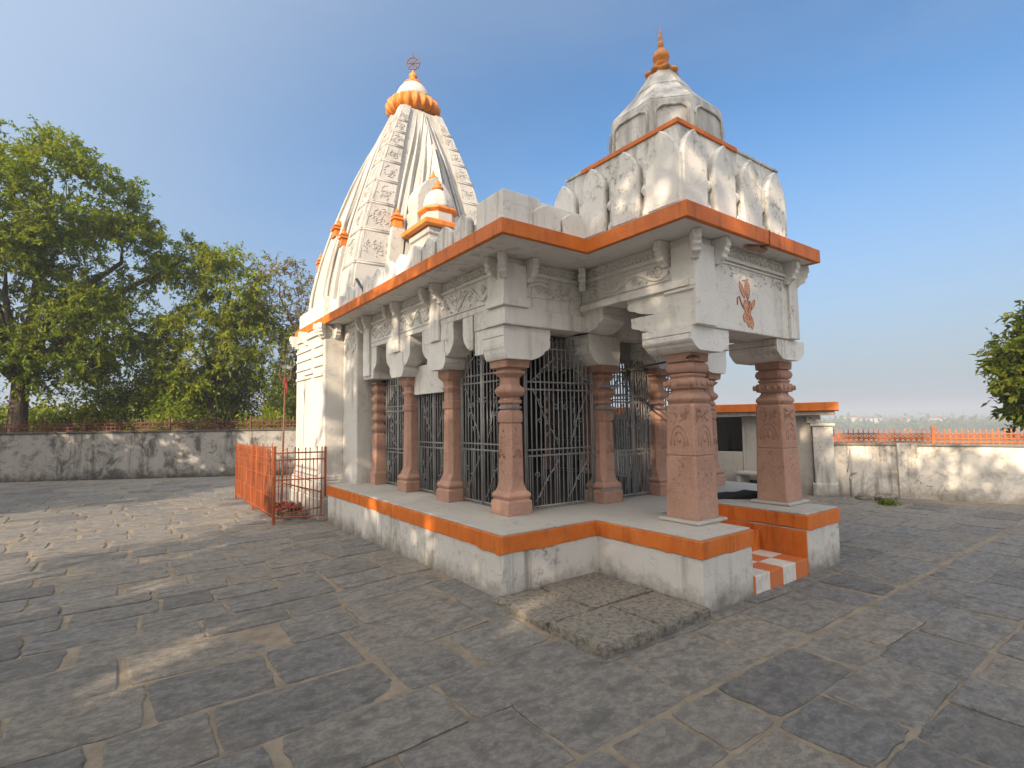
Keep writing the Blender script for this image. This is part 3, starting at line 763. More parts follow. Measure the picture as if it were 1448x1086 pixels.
# --- emblem painted on the porch front -----------------------------------
def leaf_poly(cx, cz, ln, wd, ang, n=9):
    pts = []
    for i in range(n): 
        t = i/(n-1); pts.append((t*ln, wd*math.sin(PI*t)**0.8))
    for i in range(n-2, 0, -1):
        t = i/(n-1); pts.append((t*ln, -wd*math.sin(PI*t)**0.8))
    c, s_ = math.cos(ang), math.sin(ang)
    return [(cx+u*c-v*s_, cz+u*s_+v*c) for u, v in pts]
em = MB(); el = MB()
def emb(poly):
    em.extrude([(x, 2.8585, z) for x, z in poly], (0, 0.002, 0))
    el.tube([(x, 2.8585, z) for x, z in poly + poly[:1]], 0.0045, 4)
EXc = 5.10
emb(leaf_poly(EXc+0.01, 2.80, 0.22, 0.045, math.radians(92)))
emb(leaf_poly(EXc-0.05, 2.81, 0.19, 0.03, math.radians(118)))
emb([(EXc-0.06,2.79),(EXc+0.05,2.79),(EXc+0.075,2.72),(EXc+0.045,2.66),(EXc+0.09,2.60),(EXc+0.10,2.545),(EXc+0.07,2.50),(EXc+0.045,2.535),(EXc+0.005,2.515),(EXc-0.02,2.56),(EXc-0.075,2.57),(EXc-0.095,2.62),(EXc-0.05,2.67),(EXc-0.075,2.72)])
el.tube([(EXc-0.07,2.8585,2.70),(EXc-0.12,2.8585,2.76),(EXc-0.15,2.8585,2.82),(EXc-0.185,2.8585,2.80),(EXc-0.19,2.8585,2.73)], 0.009, 5)
emb(leaf_poly(EXc+0.06, 2.70, 0.15, 0.022, math.radians(55)))
for i in range(34):
    u, v = random.uniform(-0.055, 0.06), random.uniform(2.54, 2.77); a = random.uniform(0, PI)
    el.tube([(EXc+u-0.014*math.cos(a), 2.858, v-0.014*math.sin(a)), (EXc+u+0.014*math.cos(a), 2.858, v+0.014*math.sin(a))], 0.0035, 4)
for t in np.linspace(0.15, 0.85, 6):
    el.tube([(EXc-0.02, 2.858, 2.80+0.22*t), (EXc+0.005, 2.858, 2.785+0.22*t), (EXc+0.03, 2.858, 2.80+0.22*t)], 0.0035, 4)
e1 = em.build('painted_emblem', M['emblem'], pfl)
el.build('painted_emblem', M['emblem_line'], pfl)

# --- parapet -------------------------------------------------------------
def merlon_mesh(w, h, th, point=0.16):
    """leaf shaped merlon, face towards -y, hollowed edge at the back"""
    mb = MB(); n = 8
    ol = [(-w/2*0.86, 0), (-w/2*0.97, h*0.12), (-w/2, h*0.3), (-w/2, h*0.62)]
    for i in range(1, n):
        t = i/n; ol.append((-w/2*math.cos(t*PI/2)**0.75, h*0.62+(h*(0.38-point))*math.sin(t*PI/2) + point*h*t**3))
    ol.append((0, h))
    ol += [(-x, z) for x, z in ol[:-1][::-1]]
    front = [(x*0.93, -th, z*0.985 if z > 0 else 0) for x, z in ol]; mid = [(x, -th*0.72, z) for x, z in ol]; back = [(x*0.9, 0.0, z*0.98) for x, z in ol]
    k = len(ol)
    mb.add(front+mid+back, [tuple(range(k))[::-1][::-1]] + [(i+k*a, i+k*a+k, i+1+k*a+k, i+1+k*a) for a in (0,1) for i in range(k-1)] + [(k-1, 0+0, k, 2*k-1), (2*k-1, k, 2*k, 3*k-1), tuple(range(2*k, 3*k))[::-1]])
    return mb
mb = MB()
mb.box(2.83, 2.93, 4.40, 8.6, EZT-0.002, 3.62)                    # low wall behind the merlons
mb.box(2.80, 3.26, 3.93, 4.40, EZT-0.002, 3.80)                   # plain corner block
mb.box(3.26, 3.86, 3.95, 4.06, EZT-0.002, 3.78)
par = mb.build('parapet', M['parapet'], T, bevel=0.012)
mb = MB(); mb.box(6.0, 7.36, 3.95, 4.06, EZT-0.002, 3.78); mb.box(7.36, 7.46, 3.95, 8.6, EZT-0.002, 3.74); mb.build('parapet', M['parapet'], T, bevel=0.012)
mer = merlon_mesh(0.335, 0.31, 0.07).build('merlon', M['parapet'], par, bevel=0.005)
mys = [4.64, 5.02, 5.40, 5.78, 6.16, 6.54, 6.92, 7.30, 7.68, 8.06]
for i, y in enumerate(mys):
    if i == 0: mer.location = (2.835, y, EZT); mer.rotation_euler = (0,0,-PI/2)
    else: link_copy(mer, par, (2.835+random.uniform(-.008,.008), y, EZT), -PI/2+random.uniform(-.04,.04)).scale = (random.uniform(.97,1.03),1,random.uniform(.96,1.04))
for x, w in ((3.32, 1.05), (3.68, 0.95)): link_copy(mer, par, (x, 3.955, EZT), 0).scale = (w, 1, 0.92)
for y in (4.6, 5.5, 6.4, 7.3): link_copy(mer, par, (7.455, y, EZT), PI/2)
for x in (6.5, 7.0): link_copy(mer, par, (x, 3.955, EZT), 0)
# parapet round the sanctum: plain block and slabs
mb = MB()
mb.box(2.72, 3.10, 9.28, 9.70, EZT-0.002, 3.84)
for k in range(5): mb.box(2.72+0.004*k, 2.80, 9.75+k*0.25, 9.93+k*0.25, EZT-0.002, 3.74+0.01*(k%2))
for k in range(2): mb.box(2.80, 2.92, 8.62+k*0.3, 8.84+k*0.3, EZT-0.002, 3.72)
mb.build('parapet', M['parapet'], T, bevel=0.012)

# --- turret over the porch ------------------------------------------------
BX0, BX1, BY0, BY1, BZ = 3.92, 5.68, 2.78, 4.26, 4.27
mb = MB(); mb.box(BX0, BX1, BY0, BY1, EZT-0.002, BZ); mb.box(BX0-0.05, BX1+0.05, BY0-0.05, BY1+0.05, EZT-0.001, EZT+0.05)
tur = mb.build('porch_turret', M['block'], T, bevel=0.015)
mt = merlon_mesh(0.365, 0.71, 0.092, 0.15).build('merlon', M['block'], tur, bevel=0.006)
sp_ = [(BX0+0.13+k*0.475, BY0, 0) for k in range(4)] + [(BX0, BY0+0.13+k*0.44, -PI/2) for k in range(4)] + [(BX1, BY0+0.13+k*0.44, PI/2) for k in range(4)]
for i, (x, y, r) in enumerate(sp_):
    z = EZT+0.05
    if i == 0: mt.location = (x, y+0.004, z); mt.rotation_euler = (0,0,r)
    else:
        c = link_copy(mt, tur, (x, y+(0.004 if r == 0 else 0), z), r); c.scale = (random.uniform(.97,1.02),1,random.uniform(.98,1.02))
mb = MB()                                                          # corner leaf joins the two faces
mb.prism([(BX0-0.074,BY0-0.074),(BX0+0.0,BY0-0.076),(BX0+0.02,BY0+0.02),(BX0-0.076,BY0+0.0)], EZT+0.05, EZT+0.50)
mb.build('corner_leaf', M['block'], tur, bevel=0.015)
bal = MB(); bal.lathe([(0.02,0),(0.055,0.02),(0.05,0.07),(0.028,0.11),(0.03,0.22),(0.062,0.26),(0.05,0.30),(0.028,0.34),(0.03,0.50),(0.02,0.56)], n=10)
bb = bal.build('baluster', M['block'], tur, smooth=True)
bs = [(BX0+0.13+(k+0.5)*0.475, BY0-0.012) for k in range(3)] + [(BX0-0.012, BY0+0.13+(k+0.5)*0.44) for k in range(3)]
for i, (x, y) in enumerate(bs):
    if i == 0: bb.location = (x, y, EZT+0.03)
    else: link_copy(bb, tur, (x, y, EZT+0.03))
mb = MB(); mb.box(BX0-0.012, BX1+0.01, BY0-0.012, BY1+0.01, BZ+0.001, BZ+0.03); mb.build('top_slab', M['block'], tur, bevel=0.006)
mb = MB(); mb.box(BX0-0.018, BX0+0.02, BY0-0.018, BY1-0.25, BZ-0.012, BZ+0.034); mb.box(BX0+0.02, BX0+0.95, BY0-0.018, BY0+0.02, BZ-0.012, BZ+0.034)
mb.build('painted_band', M['orange'], tur, bevel=0.005)
# eight sided drum with panels and curved pyramid roof
DX, DY = 4.70, 3.51
DK = 0.91
def dz(z): return BZ+0.0+(z-BZ)*DK
def octa(h, z, ch=0.52): return [(DX+x*DK, DY+y*DK, dz(zz)) for x, y, zz in sect(h, ch, z)]
mb = MB(); mb.loft([octa(0.615, BZ+0.02), octa(0.60, 4.84), octa(0.595, 4.87)])
drum = mb.build('dome_drum', M['block'], tur, bevel=0.012)
mb = MB()
o8 = sect(0.61, 0.52, 0)
for i in range(8):
    a, b_ = Vector(o8[i]), Vector(o8[(i+1)%8]); mid = (a+b_)/2; d = (b_-a); L = d.length; d /= L; nr = Vector((d.y,-d.x,0))
    w = L/2-0.05
    Q = lambda u, z, o=0.004: tuple(Vector((DX,DY,0)) + mid*DK + d*u*DK + nr*o + Vector((0,0,dz(z))))
    pts = [Q(-w, 4.40), Q(-w, 4.70), Q(-w*0.95, 4.73), Q(-w*0.8, 4.75), Q(-w*0.6, 4.775), Q(w*0.6, 4.775), Q(w*0.8, 4.75), Q(w*0.95, 4.73), Q(w, 4.70), Q(w, 4.40)]
    mb.tube(pts, 0.013, 6)
mb.build('panel_moulding', M['block'], drum, smooth=True)
prof = [(0.595,4.87),(0.575,4.90),(0.53,4.955),(0.465,5.035),(0.40,5.115),(0.345,5.185),(0.31,5.23),(0.318,5.243),(0.303,5.262),(0.25,5.345),(0.20,5.425),(0.165,5.49),(0.15,5.52)]
mb = MB(); mb.loft([octa(h, z, 0.52+0.06*i/len(prof)) for i, (h, z) in enumerate(prof)])
roof = mb.build('dome_roof', M['block'], tur, bevel=0.008)
mb = MB(); mb.lathe([(r*DK*(1.0 if z < 5.54 else 0.80), dz(z)) for r, z in [(0.17,5.50),(0.185,5.52),(0.16,5.56),(0.115,5.60),(0.10,5.62),(0.115,5.64),(0.12,5.66),(0.085,5.685),(0.09,5.70),(0.125,5.735),(0.13,5.775),(0.10,5.82),(0.05,5.86),(0.032,5.88),(0.048,5.915),(0.05,5.935),(0.03,5.965),(0.022,5.98),(0.036,6.01),(0.03,6.035),(0.018,6.05),(0.024,6.075),(0.008,6.11),(0.004,6.16)]], (DX,DY,0), 20)
fin = mb.build('finial', M['gold'], tur, auto=50)
mb = MB()
for i in range(8):
    a = 2*PI*i/8+0.2; mb.blob((DX+0.14*math.cos(a), DY+0.14*math.sin(a), dz(5.535)), (0.055,0.055,0.035), 8, 6)
mb.build('lotus_petals', M['gold'], fin, smooth=True)

# --- sanctum ---------------------------------------------------------------
mb = MB(); mb.box(3.03, 7.2, 8.46, 11.0, -0.2, EZB-0.001); sanc = mb.build('sanctum', M['sanctum'], T, bevel=0.02)
mb = MB(); mb.box(2.70, 3.04, 9.12, 10.96, -0.2, EZB-0.002)
pj_ = mb.build('sanctum_projection', M['sanctum'], sanc, bevel=0.025)
mb = MB()
mb.prism([(2.60,9.02),(3.1,9.02),(3.1,11.0),(2.60,11.0)], -0.2, 0.34); mb.prism([(2.64,9.06),(3.1,9.06),(3.1,10.99),(2.64,10.99)], 0.34, 0.62); mb.prism([(2.675,9.09),(3.1,9.09),(3.1,10.98),(2.675,10.98)], 0.62, 0.72)
mb.build('base_moulding', M['sanctum'], sanc, bevel=0.02)
mb = MB()
for z in (2.42, 2.60, 2.78, 2.95): mb.box(2.672, 2.72, 9.2, 9.72, z, z+0.05); mb.box(2.672, 2.72, 9.9, 10.9, z+0.004, z+0.054)
mb.box(2.665, 2.72, 9.78, 10.3, 2.5, 2.56); mb.box(2.66, 2.73, 9.1, 10.97, 3.16, 3.20)
mb.build('band_moulding', M['sanctum'], sanc, bevel=0.008)
frieze(sanc, (3.028, 9.08, 0), (3.028, 8.5, 0), (-1,0,0), 2.75, 3.12)

# --- spire -------------------------------------------------------------------
TZ = [3.452, 4.1, 4.7, 5.3, 5.85, 6.4, 6.9, 7.4, 7.75, 7.98]
TW = [1.50, 1.47, 1.39, 1.26, 1.11, 0.96, 0.81, 0.64, 0.51, 0.43]
TCY = 9.87
def tw(z): return float(np.interp(z, TZ, TW))
def tcx(z): return 4.38 + (4.72-4.38)*min(1, max(0, (z-3.5)/4.5))
def face_pt(face, u, z, off):
    """point on a spire face: u across (-1..1 of the half width), off = stands out"""
    w = tw(z)
    if face == 0: return (tcx(z)+u*w, TCY-w-off, z)          # front, -y
    if face == 1: return (tcx(z)-w-off, TCY-u*w, z)          # left, -x
    if face == 2: return (tcx(z)+w+off, TCY+u*w, z)          # right, +x
    return (tcx(z)-u*w, TCY+w+off, z)
zs = list(np.linspace(3.452, 7.98, 26))
mb = MB()
mb.loft([[(tcx(z)-tw(z), TCY-tw(z), z),(tcx(z)+tw(z), TCY-tw(z), z),(tcx(z)+tw(z), TCY+0.6*tw(z), z),(tcx(z)-tw(z), TCY+0.6*tw(z), z)] for z in zs])
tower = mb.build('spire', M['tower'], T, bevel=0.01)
def ridge(face, zlo, ztip, u0, halfw, off, mat, name='spire_rib', ridge_out=0.12, taper=1.4, n=18):
    """pointed leaf that climbs the face, with a central arris"""
    mb = MB(); rows = []
    for z in np.linspace(zlo, ztip, n):
        t = (z-zlo)/(ztip-zlo); f = max(0.02, 1-t**taper)**0.8
        hw = halfw*f
        rows.append([face_pt(face, u0-hw, z, -0.05), face_pt(face, u0-hw, z, off), face_pt(face, u0-hw*0.80, z, off+0.012), face_pt(face, u0-hw*0.74, z, off-0.02),
                     face_pt(face, u0, z, off+ridge_out*f),
                     face_pt(face, u0+hw*0.74, z, off-0.02), face_pt(face, u0+hw*0.80, z, off+0.012), face_pt(face, u0+hw, z, off), face_pt(face, u0+hw, z, -0.05)])
    k = 9
    mb.add([p for r in rows for p in r], [(a*k+i, a*k+i+1, (a+1)*k+i+1, (a+1)*k+i) for a in range(n-1) for i in range(k-1)] + [tuple(range((n-1)*k, n*k))])
    return mb.build(name, mat, tower)
# corner bands with square carved panels
def corner_band(face, u0, u1, off):
    mb = MB(); rows = []
    zz = np.linspace(3.46, 7.97, 24)
    for z in zz: rows.append([face_pt(face, u0, z, -0.03), face_pt(face, u0, z, off), face_pt(face, u1, z, off), face_pt(face, u1, z, -0.03)])
    mb.add([p for r in rows for p in r], [(a*4+i, a*4+i+1, (a+1)*4+i+1, (a+1)*4+i) for a in range(23) for i in range(3)])
    o = mb.build('corner_band', M['tower'], tower)
    d = MB(); z = 4.25; h = 0.62
    while z < 7.55:
        w = tw(z)
        for (za, zb_, ex) in ((z, z+0.026, 0.012), (z+0.045, z+0.058, 0.006)):
            r = [face_pt(face, u0-0.01, za, off-0.02), face_pt(face, u1+0.01, za, off-0.02), face_pt(face, u1+0.01, zb_, off-0.02), face_pt(face, u0-0.01, zb_, off-0.02)]
            r2 = [face_pt(face, u0-0.01, za, off+ex), face_pt(face, u1+0.01, za, off+ex), face_pt(face, u1+0.01, zb_, off+ex), face_pt(face, u0-0.01, zb_, off+ex)]
            d.add(r+r2, [(4,5,6,7),(0,1,5,4),(2,3,7,6),(0,4,7,3),(1,2,6,5)])
        zc = z+h*0.55; uc = (u0+u1)/2; hw = abs(u1-u0)/2
        for k in range(26):                                    # carved rosette of short strokes
            a = random.uniform(0, 2*PI); rr = random.uniform(0.1, 0.85); l = 0.16
            pt = lambda du, dv: face_pt(face, uc+hw*du, zc+h*0.36*dv, off+0.004)
            c0 = (rr*math.cos(a), rr*math.sin(a)); b_ = a+random.choice([0.8, 1.57, 2.3])
            d.tube([pt(c0[0]-l*math.cos(b_), c0[1]-l*math.sin(b_)), pt(c0[0]+l*math.cos(b_), c0[1]+l*math.sin(b_))], 0.0065, 4)
        d.tube([face_pt(face, u0+0.02, z+0.1, off), face_pt(face, u0+0.02, z+h-0.03, off)], 0.008, 4); d.tube([face_pt(face, u1-0.02, z+0.1, off), face_pt(face, u1-0.02, z+h-0.03, off)], 0.008, 4)
        z += h; h = max(0.30, h*0.90)
    d.build('panel_carving', M['tower'], o, smooth=True)
for f in (0, 2):
    corner_band(f, -1.0, -0.64, 0.05); corner_band(f, 0.64, 1.0, 0.05)
corner_band(1, 0.64, 1.0, 0.04)
for f, k in ((0, 1.0), (2, 0.5)):
    ridge(f, 3.46, 7.93, 0, 0.57, 0.06*k, M['tower'], ridge_out=0.05*k, taper=2.8)
    ridge(f, 3.46, 7.55, 0.0, 0.47, 0.15*k, M['tower'], ridge_out=0.10*k, taper=2.6)
    ridge(f, 3.46, 7.0, 0.02, 0.36, 0.24*k, M['tower'], ridge_out=0.30*k, taper=2.4)
ridge(1, 3.46, 7.95, 0.0, 0.52, 0.05, M['tower'], ridge_out=0.03, taper=2.6)
ridge(1, 3.46, 6.7, 0.0, 0.36, 0.09, M['tower'], ridge_out=0.04, taper=2.2)
for f, k in ((0, 1.0), (1, 0.6), (2, 0.6)):
    for u, o_, zt_ in ((-0.60, 0.03, 7.9), (0.60, 0.03, 7.9), (-0.50, 0.10*k, 7.6), (0.50, 0.10*k, 7.6), (-0.33, 0.20*k, 7.0), (0.33, 0.20*k, 7.0)):
        mb = MB(); mb.tube([face_pt(f, u*(1-0.55*((z-3.46)/(zt_-3.46))**3.2), z, o_-0.03*max(0, (z-zt_+0.8)/0.8)) for z in np.linspace(3.46, zt_, 22)], [0.026]*17+[0.023,0.019,0.014,0.009,0.004], 6)
        mb.build('fine_rib', M['tower'], tower, smooth=True)
# slender shafts with small orange spires
def shaft(face, u, z1, w=0.12, off=0.16):
    mb = MB(); rows = []
    for z in np.linspace(3.46, z1, 10):
        rows.append([face_pt(face, u-w, z, -0.02), face_pt(face, u-w, z, off), face_pt(face, u+w, z, off), face_pt(face, u+w, z, -0.02)])
    mb.add([p for r in rows for p in r], [(a*4+i, a*4+i+1, (a+1)*4+i+1, (a+1)*4+i) for a in range(9) for i in range(3)] + [(36,37,38,39)])
    o = mb.build('spire_shaft', M['tower'], tower, bevel=0.008)
    c = Vector(face_pt(face, u, z1, off*0.45)); r = w*tw(z1)*0.68; hk = 0.74
    mb = MB()
    for (h0, h1, k) in ((0,0.03,1.15),(0.03,0.20,0.92),(0.20,0.235,1.25),(0.235,0.29,0.85),(0.29,0.315,1.05)):
        mb.loft([[(c.x+r*k*x, c.y+r*k*y, c.z+h) for x, y in ((-1,-1),(1,-1),(1,1),(-1,1))] for h in (h0*hk, h1*hk)])
    mb.lathe([(a_*r, b_*hk) for a_, b_ in ((0.75,0.315),(0.8,0.35),(0.5,0.39),(0.3,0.41),(0.42,0.44),(0.2,0.475),(0.05,0.53))], tuple(c), 10)
    mb.build('small_spire', M['orange_spire'], o, bevel=0.005)
    return o
shaft(0, -0.57, 5.0, 0.09); shaft(0, 0.57, 5.0, 0.09)
shaft(1, 0.05, 5.1, 0.11, 0.13); shaft(1, 0.47, 4.75, 0.07, 0.1); shaft(1, -0.45, 4.6, 0.07, 0.1)
shaft(2, 0.56, 4.9, 0.09)
# projecting shrine on the front of the spire
SX, SY = 4.22, 7.86
mb = MB()
def sq(cx, cy, h, z, hy=None): return [(cx-h,cy-(hy or h),z),(cx+h,cy-(hy or h),z),(cx+h,cy+(hy or h),z),(cx-h,cy+(hy or h),z)]
mb.loft([sq(SX,SY,0.34,3.44), sq(SX,SY,0.34,4.45), sq(SX,SY,0.38,4.47), sq(SX,SY,0.38,4.53), sq(SX,SY,0.33,4.55), sq(SX,SY,0.33,4.66), sq(SX,SY,0.37,4.68), sq(SX,SY,0.37,4.78)])
mb.box(SX-0.30, SX+0.30, SY+0.2, 8.7, 3.46, 5.3)
shr = mb.build('front_shrine', M['tower'], tower, bevel=0.012)
mb = MB(); mb.loft([sq(SX,SY,0.43,4.79), sq(SX,SY,0.47,4.80), sq(SX,SY,0.47,4.87), sq(SX,SY,0.30,4.96)]); mb.build('shrine_eave', M['orange_spire'], shr, bevel=0.006)
mb = MB(); mb.loft([[(SX+x, SY+y, z) for x, y, z in sect(h, 0.5, z)] for h, z in ((0.27,4.93),(0.255,5.17))])
for i in range(8):
    a = PI/4*i+PI/8; mb.tube([(SX+0.26*math.cos(a), SY+0.26*math.sin(a), 4.95), (SX+0.255*math.cos(a), SY+0.255*math.sin(a), 5.16)], 0.025, 6)
mb.build('shrine_drum', M['tower'], shr, bevel=0.006)
mb = MB(); mb.loft([[(SX+x, SY+y, z) for x, y, z in sect(h, 0.5, z)] for h, z in ((0.26,5.12),(0.315,5.165),(0.31,5.20),(0.27,5.215))]); mb.build('shrine_band', M['orange_spire'], shr, bevel=0.005)
mb = MB(); mb.lathe([(0.265,5.21),(0.262,5.27),(0.245,5.36),(0.21,5.45),(0.15,5.53),(0.085,5.58),(0.05,5.60)], (SX,SY,0), 32, rib=8, ribamp=0.05); mb.build('shrine_dome', M['tower'], shr, smooth=True)
mb = MB(); mb.lathe([(0.05,5.58),(0.10,5.60),(0.10,5.63),(0.05,5.66),(0.065,5.69),(0.03,5.72),(0.006,5.80)], (SX,SY,0), 14); mb.build('shrine_finial', M['orange_spire'], shr, smooth=True)
# larger blind arch leaf behind it with its own finial
c = face_pt(0, -0.02, 6.05, 0.52)
mb = MB(); mb.extrude([(SX+0.12+u, 8.15, z) for u, z in ((-0.36,4.9),(0.36,4.9),(0.36,5.55),(0.30,5.72),(0.18,5.88),(0.0,5.98),(-0.18,5.88),(-0.30,5.72),(-0.36,5.55))], (0,0.6,0)); mb.build('arched_gable', M['tower'], shr, bevel=0.012)
mb = MB(); mb.lathe([(0.08,5.96),(0.09,5.99),(0.05,6.03),(0.03,6.06),(0.006,6.14)], (SX+0.12,8.25,0), 12); mb.build('gable_finial', M['orange_spire'], shr, smooth=True)
# crown: neck, ribbed disc, bell, cap, ball and wheel
AX, AY = tcx(8), TCY
mb = MB(); mb.lathe([(0.42,7.9),(0.40,8.0),(0.36,8.06)], (AX,AY,0), 28); mb.build('spire_neck', M['tower'], tower, smooth=True)
mb = MB(); mb.lathe([(0.30,8.04),(0.42,8.05),(0.51,8.10),(0.545,8.17),(0.54,8.25),(0.49,8.32),(0.41,8.38),(0.33,8.41)], (AX,AY,0), 160, rib=20, ribamp=0.075)
mb.build('ribbed_disc', M['orange_spire'], tower, smooth=True)
mb = MB(); mb.lathe([(0.37,8.40),(0.375,8.46),(0.345,8.55),(0.30,8.64),(0.23,8.73),(0.17,8.78)], (AX,AY,0), 28); mb.build('bell_cap', M['tower'], tower, smooth=True)
mb = MB(); mb.lathe([(0.20,8.755),(0.21,8.78),(0.16,8.83),(0.09,8.88),(0.05,8.91),(0.085,8.95),(0.09,8.985),(0.06,9.03),(0.03,9.06),(0.02,9.10)], (AX,AY,0), 20); mb.build('spire_finial', M['orange_spire'], tower, smooth=True)
mb = MB(); wz, wr = 9.27, 0.135; wd = Vector((0.81,-0.59,0))                       # wheel faces the court
wp = lambda r, a: tuple(Vector((AX,AY,wz)) + wd*(r*math.cos(a)) + Vector((0,0,r*math.sin(a))))
mb.tube([wp(wr, 2*PI*i/28) for i in range(29)], 0.014, 6)
for i in range(8): mb.tube([wp(0.0, PI/4*i), wp(wr, PI/4*i)], 0.010, 5)
for i in range(8): mb.tube([wp(wr, PI/4*i), wp(wr+0.025, PI/4*i)], 0.010, 5)
mb.blob((AX,AY,wz), (0.03,0.03,0.03), 8, 6)
mb.tube([(AX,AY,9.05),(AX,AY,9.15)], 0.014, 6); mb.tube([(AX,AY,9.40),(AX,AY,9.54)], [0.013,0.004], 6)
mb.build('wheel_emblem', M['bronze'], tower, smooth=True)

# --- rainwater pipe, rod under the porch ------------------------------------
mb = MB(); mb.tube([(2.80,7.36,3.42),(2.77,7.52,3.60),(2.74,7.69,3.77)], 0.022, 7); mb.tube([(2.80,7.30,3.60),(2.77,7.40,3.56)], 0.01, 5)
tag(mb.build('waste_pipe', M['dark_iron'], None, smooth=True), 'short black iron pipe sticking up over the orange eave', 'pipe')
mb = MB(); mb.tube([(4.78,4.30,2.17),(4.6,3.8,2.18),(4.36,3.10,2.18),(4.30,2.985,2.19),(4.40,2.975,2.185)], 0.012, 6)
mb.tube([(4.85,4.34,2.16),(4.72,4.1,2.19),(4.66,3.95,2.27)], 0.011, 5); mb.tube([(4.9,4.3,2.13),(4.6,4.0,2.15),(4.45,3.7,2.13)], 0.013, 5)
mb.blob((4.77,4.22,2.165), (0.07,0.05,0.03), 8, 5, 0.25)
tag(mb.build('cable', M['dark_iron'], None, smooth=True), 'loose dark cable slung between the pillars under the porch roof', 'cable')

# ------------------------------------------------------------------ step slab in the corner
mb = MB()
def rough_block(x0, x1, y0, y1, z0, z1, nx=10, ny=9):
    """block with broken edges"""
    pts = {}
    top = [[(x0+(x1-x0)*i/nx, y0+(y1-y0)*j/ny) for i in range(nx+1)] for j in range(ny+1)]
    vs = []; 
    edge = []
    for i in range(nx): edge.append((x0+(x1-x0)*i/nx, y0, 0, -1))
    for j in range(ny): edge.append((x1, y0+(y1-y0)*j/ny, 1, 0))
    for i in range(nx): edge.append((x1-(x1-x0)*i/nx, y1, 0, 1))
    for j in range(ny): edge.append((x0, y1-(y1-y0)*j/ny, -1, 0))
    cx, cy = (x0+x1)/2, (y0+y1)/2
    lv = []
    for (z, ins, jit) in ((z0, 0.0, 0.012), (z0+(z1-z0)*0.4, -0.004, 0.014), (z0+(z1-z0)*0.8, 0.0, 0.012), (z1-0.004, 0.012, 0.008), (z1, 0.035, 0.004)):
        lv.append([(ex-nx_*(ins+random.uniform(-jit, jit)), ey-ny_*(ins+random.uniform(-jit, jit)), z+random.uniform(-1,1)*jit*0.25) for ex, ey, nx_, ny_ in edge])
    mb.loft(lv)
rough_block(2.585, 3.20, 2.545, 3.10, -0.05, 0.098, 14, 12)
rough_block(3.21, 3.80, 2.56, 3.10, -0.05, 0.092, 14, 12)
rough_block(2.575, 3.06, 3.11, 3.86, -0.05, 0.090, 10, 12)
rough_block(3.07, 3.80, 3.115, 3.86, -0.05, 0.096, 12, 12)
stp = mb.build('stone_step', M['slab'], None, auto=30)
tag(stp, 'low rough grey stone platform in the corner between hall and porch', 'step')

# ------------------------------------------------------------------ black cloth bundle
mb = MB(); rings = []
ax0, ax1 = Vector((5.78,3.96,0)), Vector((6.42,3.46,0))
for k in range(11):
    t = k/10; c = ax0.lerp(ax1, t); c.x += 0.02*math.sin(5*t)
    hh = (0.02 + 0.055*max(0, t-0.15)**0.7)*(1-0.45*max(0, t-0.75)/0.25); ww = 0.03+0.13*math.sin(PI*min(1, t*0.85+0.08))
    u = (ax1-ax0).normalized(); s_ = Vector((-u.y, u.x, 0))
    rings.append([tuple(c + s_*ww*math.cos(a)*(1+0.12*random.uniform(-1,1)) + Vector((0,0,zt+0.003+max(0, hh*(0.55+0.9*math.sin(a))*(1+0.2*random.uniform(-1,1))) ))) for a in np.linspace(0, 2*PI, 13)[:-1]])
mb.loft(rings)
mb.tube([(5.80,3.95,zt+0.02),(5.68,4.02,zt+0.015),(5.6,4.05,zt+0.02)], [0.03,0.022,0.01], 6)
tag(mb.build('cloth_bundle', M['black_cloth'], None, smooth=True), 'crumpled black cloth lying on the platform behind the right front pillar', 'cloth')

# ------------------------------------------------------------------ iron enclosure beside the sanctum
EN = empty('railing_enclosure', (1.93,9.12,0), 'rusty orange iron railing enclosure standing against the side of the sanctum', 'railing')
EN_off = Vector((1.93,9.12,0))
def L_(p): return tuple(Vector(p)-EN_off)
fx, fy0, fy1 = 1.93, 9.12, 12.73
pm = MB()
for y, h in ((fy0, 1.24), (10.85, 1.22), (fy1, 1.20)):
    pm = MB(); x, yy, _ = L_((fx, y, 0)); pm.box(x-0.02, x+0.02, yy-0.02, yy+0.02, -0.02, h); pm.build('post', M['orange_iron'], EN, bevel=0.003)
pm = MB(); x, yy, _ = L_((2.66, 8.88, 0)); pm.box(x-0.016, x+0.016, yy-0.016, yy+0.016, 0.4, 1.22); pm.build('post', M['orange_iron'], EN, bevel=0.003)
def panel(p0, p1, nb, rails, top, spike=0.05, thick=0.0085, rmat='orange_iron', short=False, skew=0):
    p0, p1 = Vector(L_((*p0,0))), Vector(L_((*p1,0))); d = p1-p0
    m = MB()
    for z in rails: m.tube([tuple(p0+Vector((0,0,z))), tuple(p1+Vector((0,0,z)))], 0.012, 5)
    for i in range(1, nb):
        c = p0 + d*(i/nb); b_ = random.gauss(0, skew)
        h = top + random.uniform(-0.015, 0.02)
        if short and i % 3 == 1: h = rails[-2] if random.random() < .4 else rails[1]+0.22
        e = c + Vector((random.gauss(0, .004), b_, h))
        m.tube([tuple(c+Vector((0,0,0.09))), tuple((c+e)/2+Vector((0,0,0.045))), tuple(e)], thick, 5)
        if short: m.blob(tuple(e), (0.011,0.011,0.028), 6, 4)
        else: m.tube([tuple(e), tuple(e+Vector((0,0,0.04)))], [0.008,0.001], 4)
    return m.build('railing_panel', M[rmat], EN)
panel((fx, fy0), (fx, 10.85), 24, (0.13, 0.42, 0.74, 0.93, 1.03, 1.14), 1.18)
panel((fx, 10.85), (fx, fy1), 24, (0.12, 0.42, 0.73, 0.92, 1.02, 1.13), 1.17)
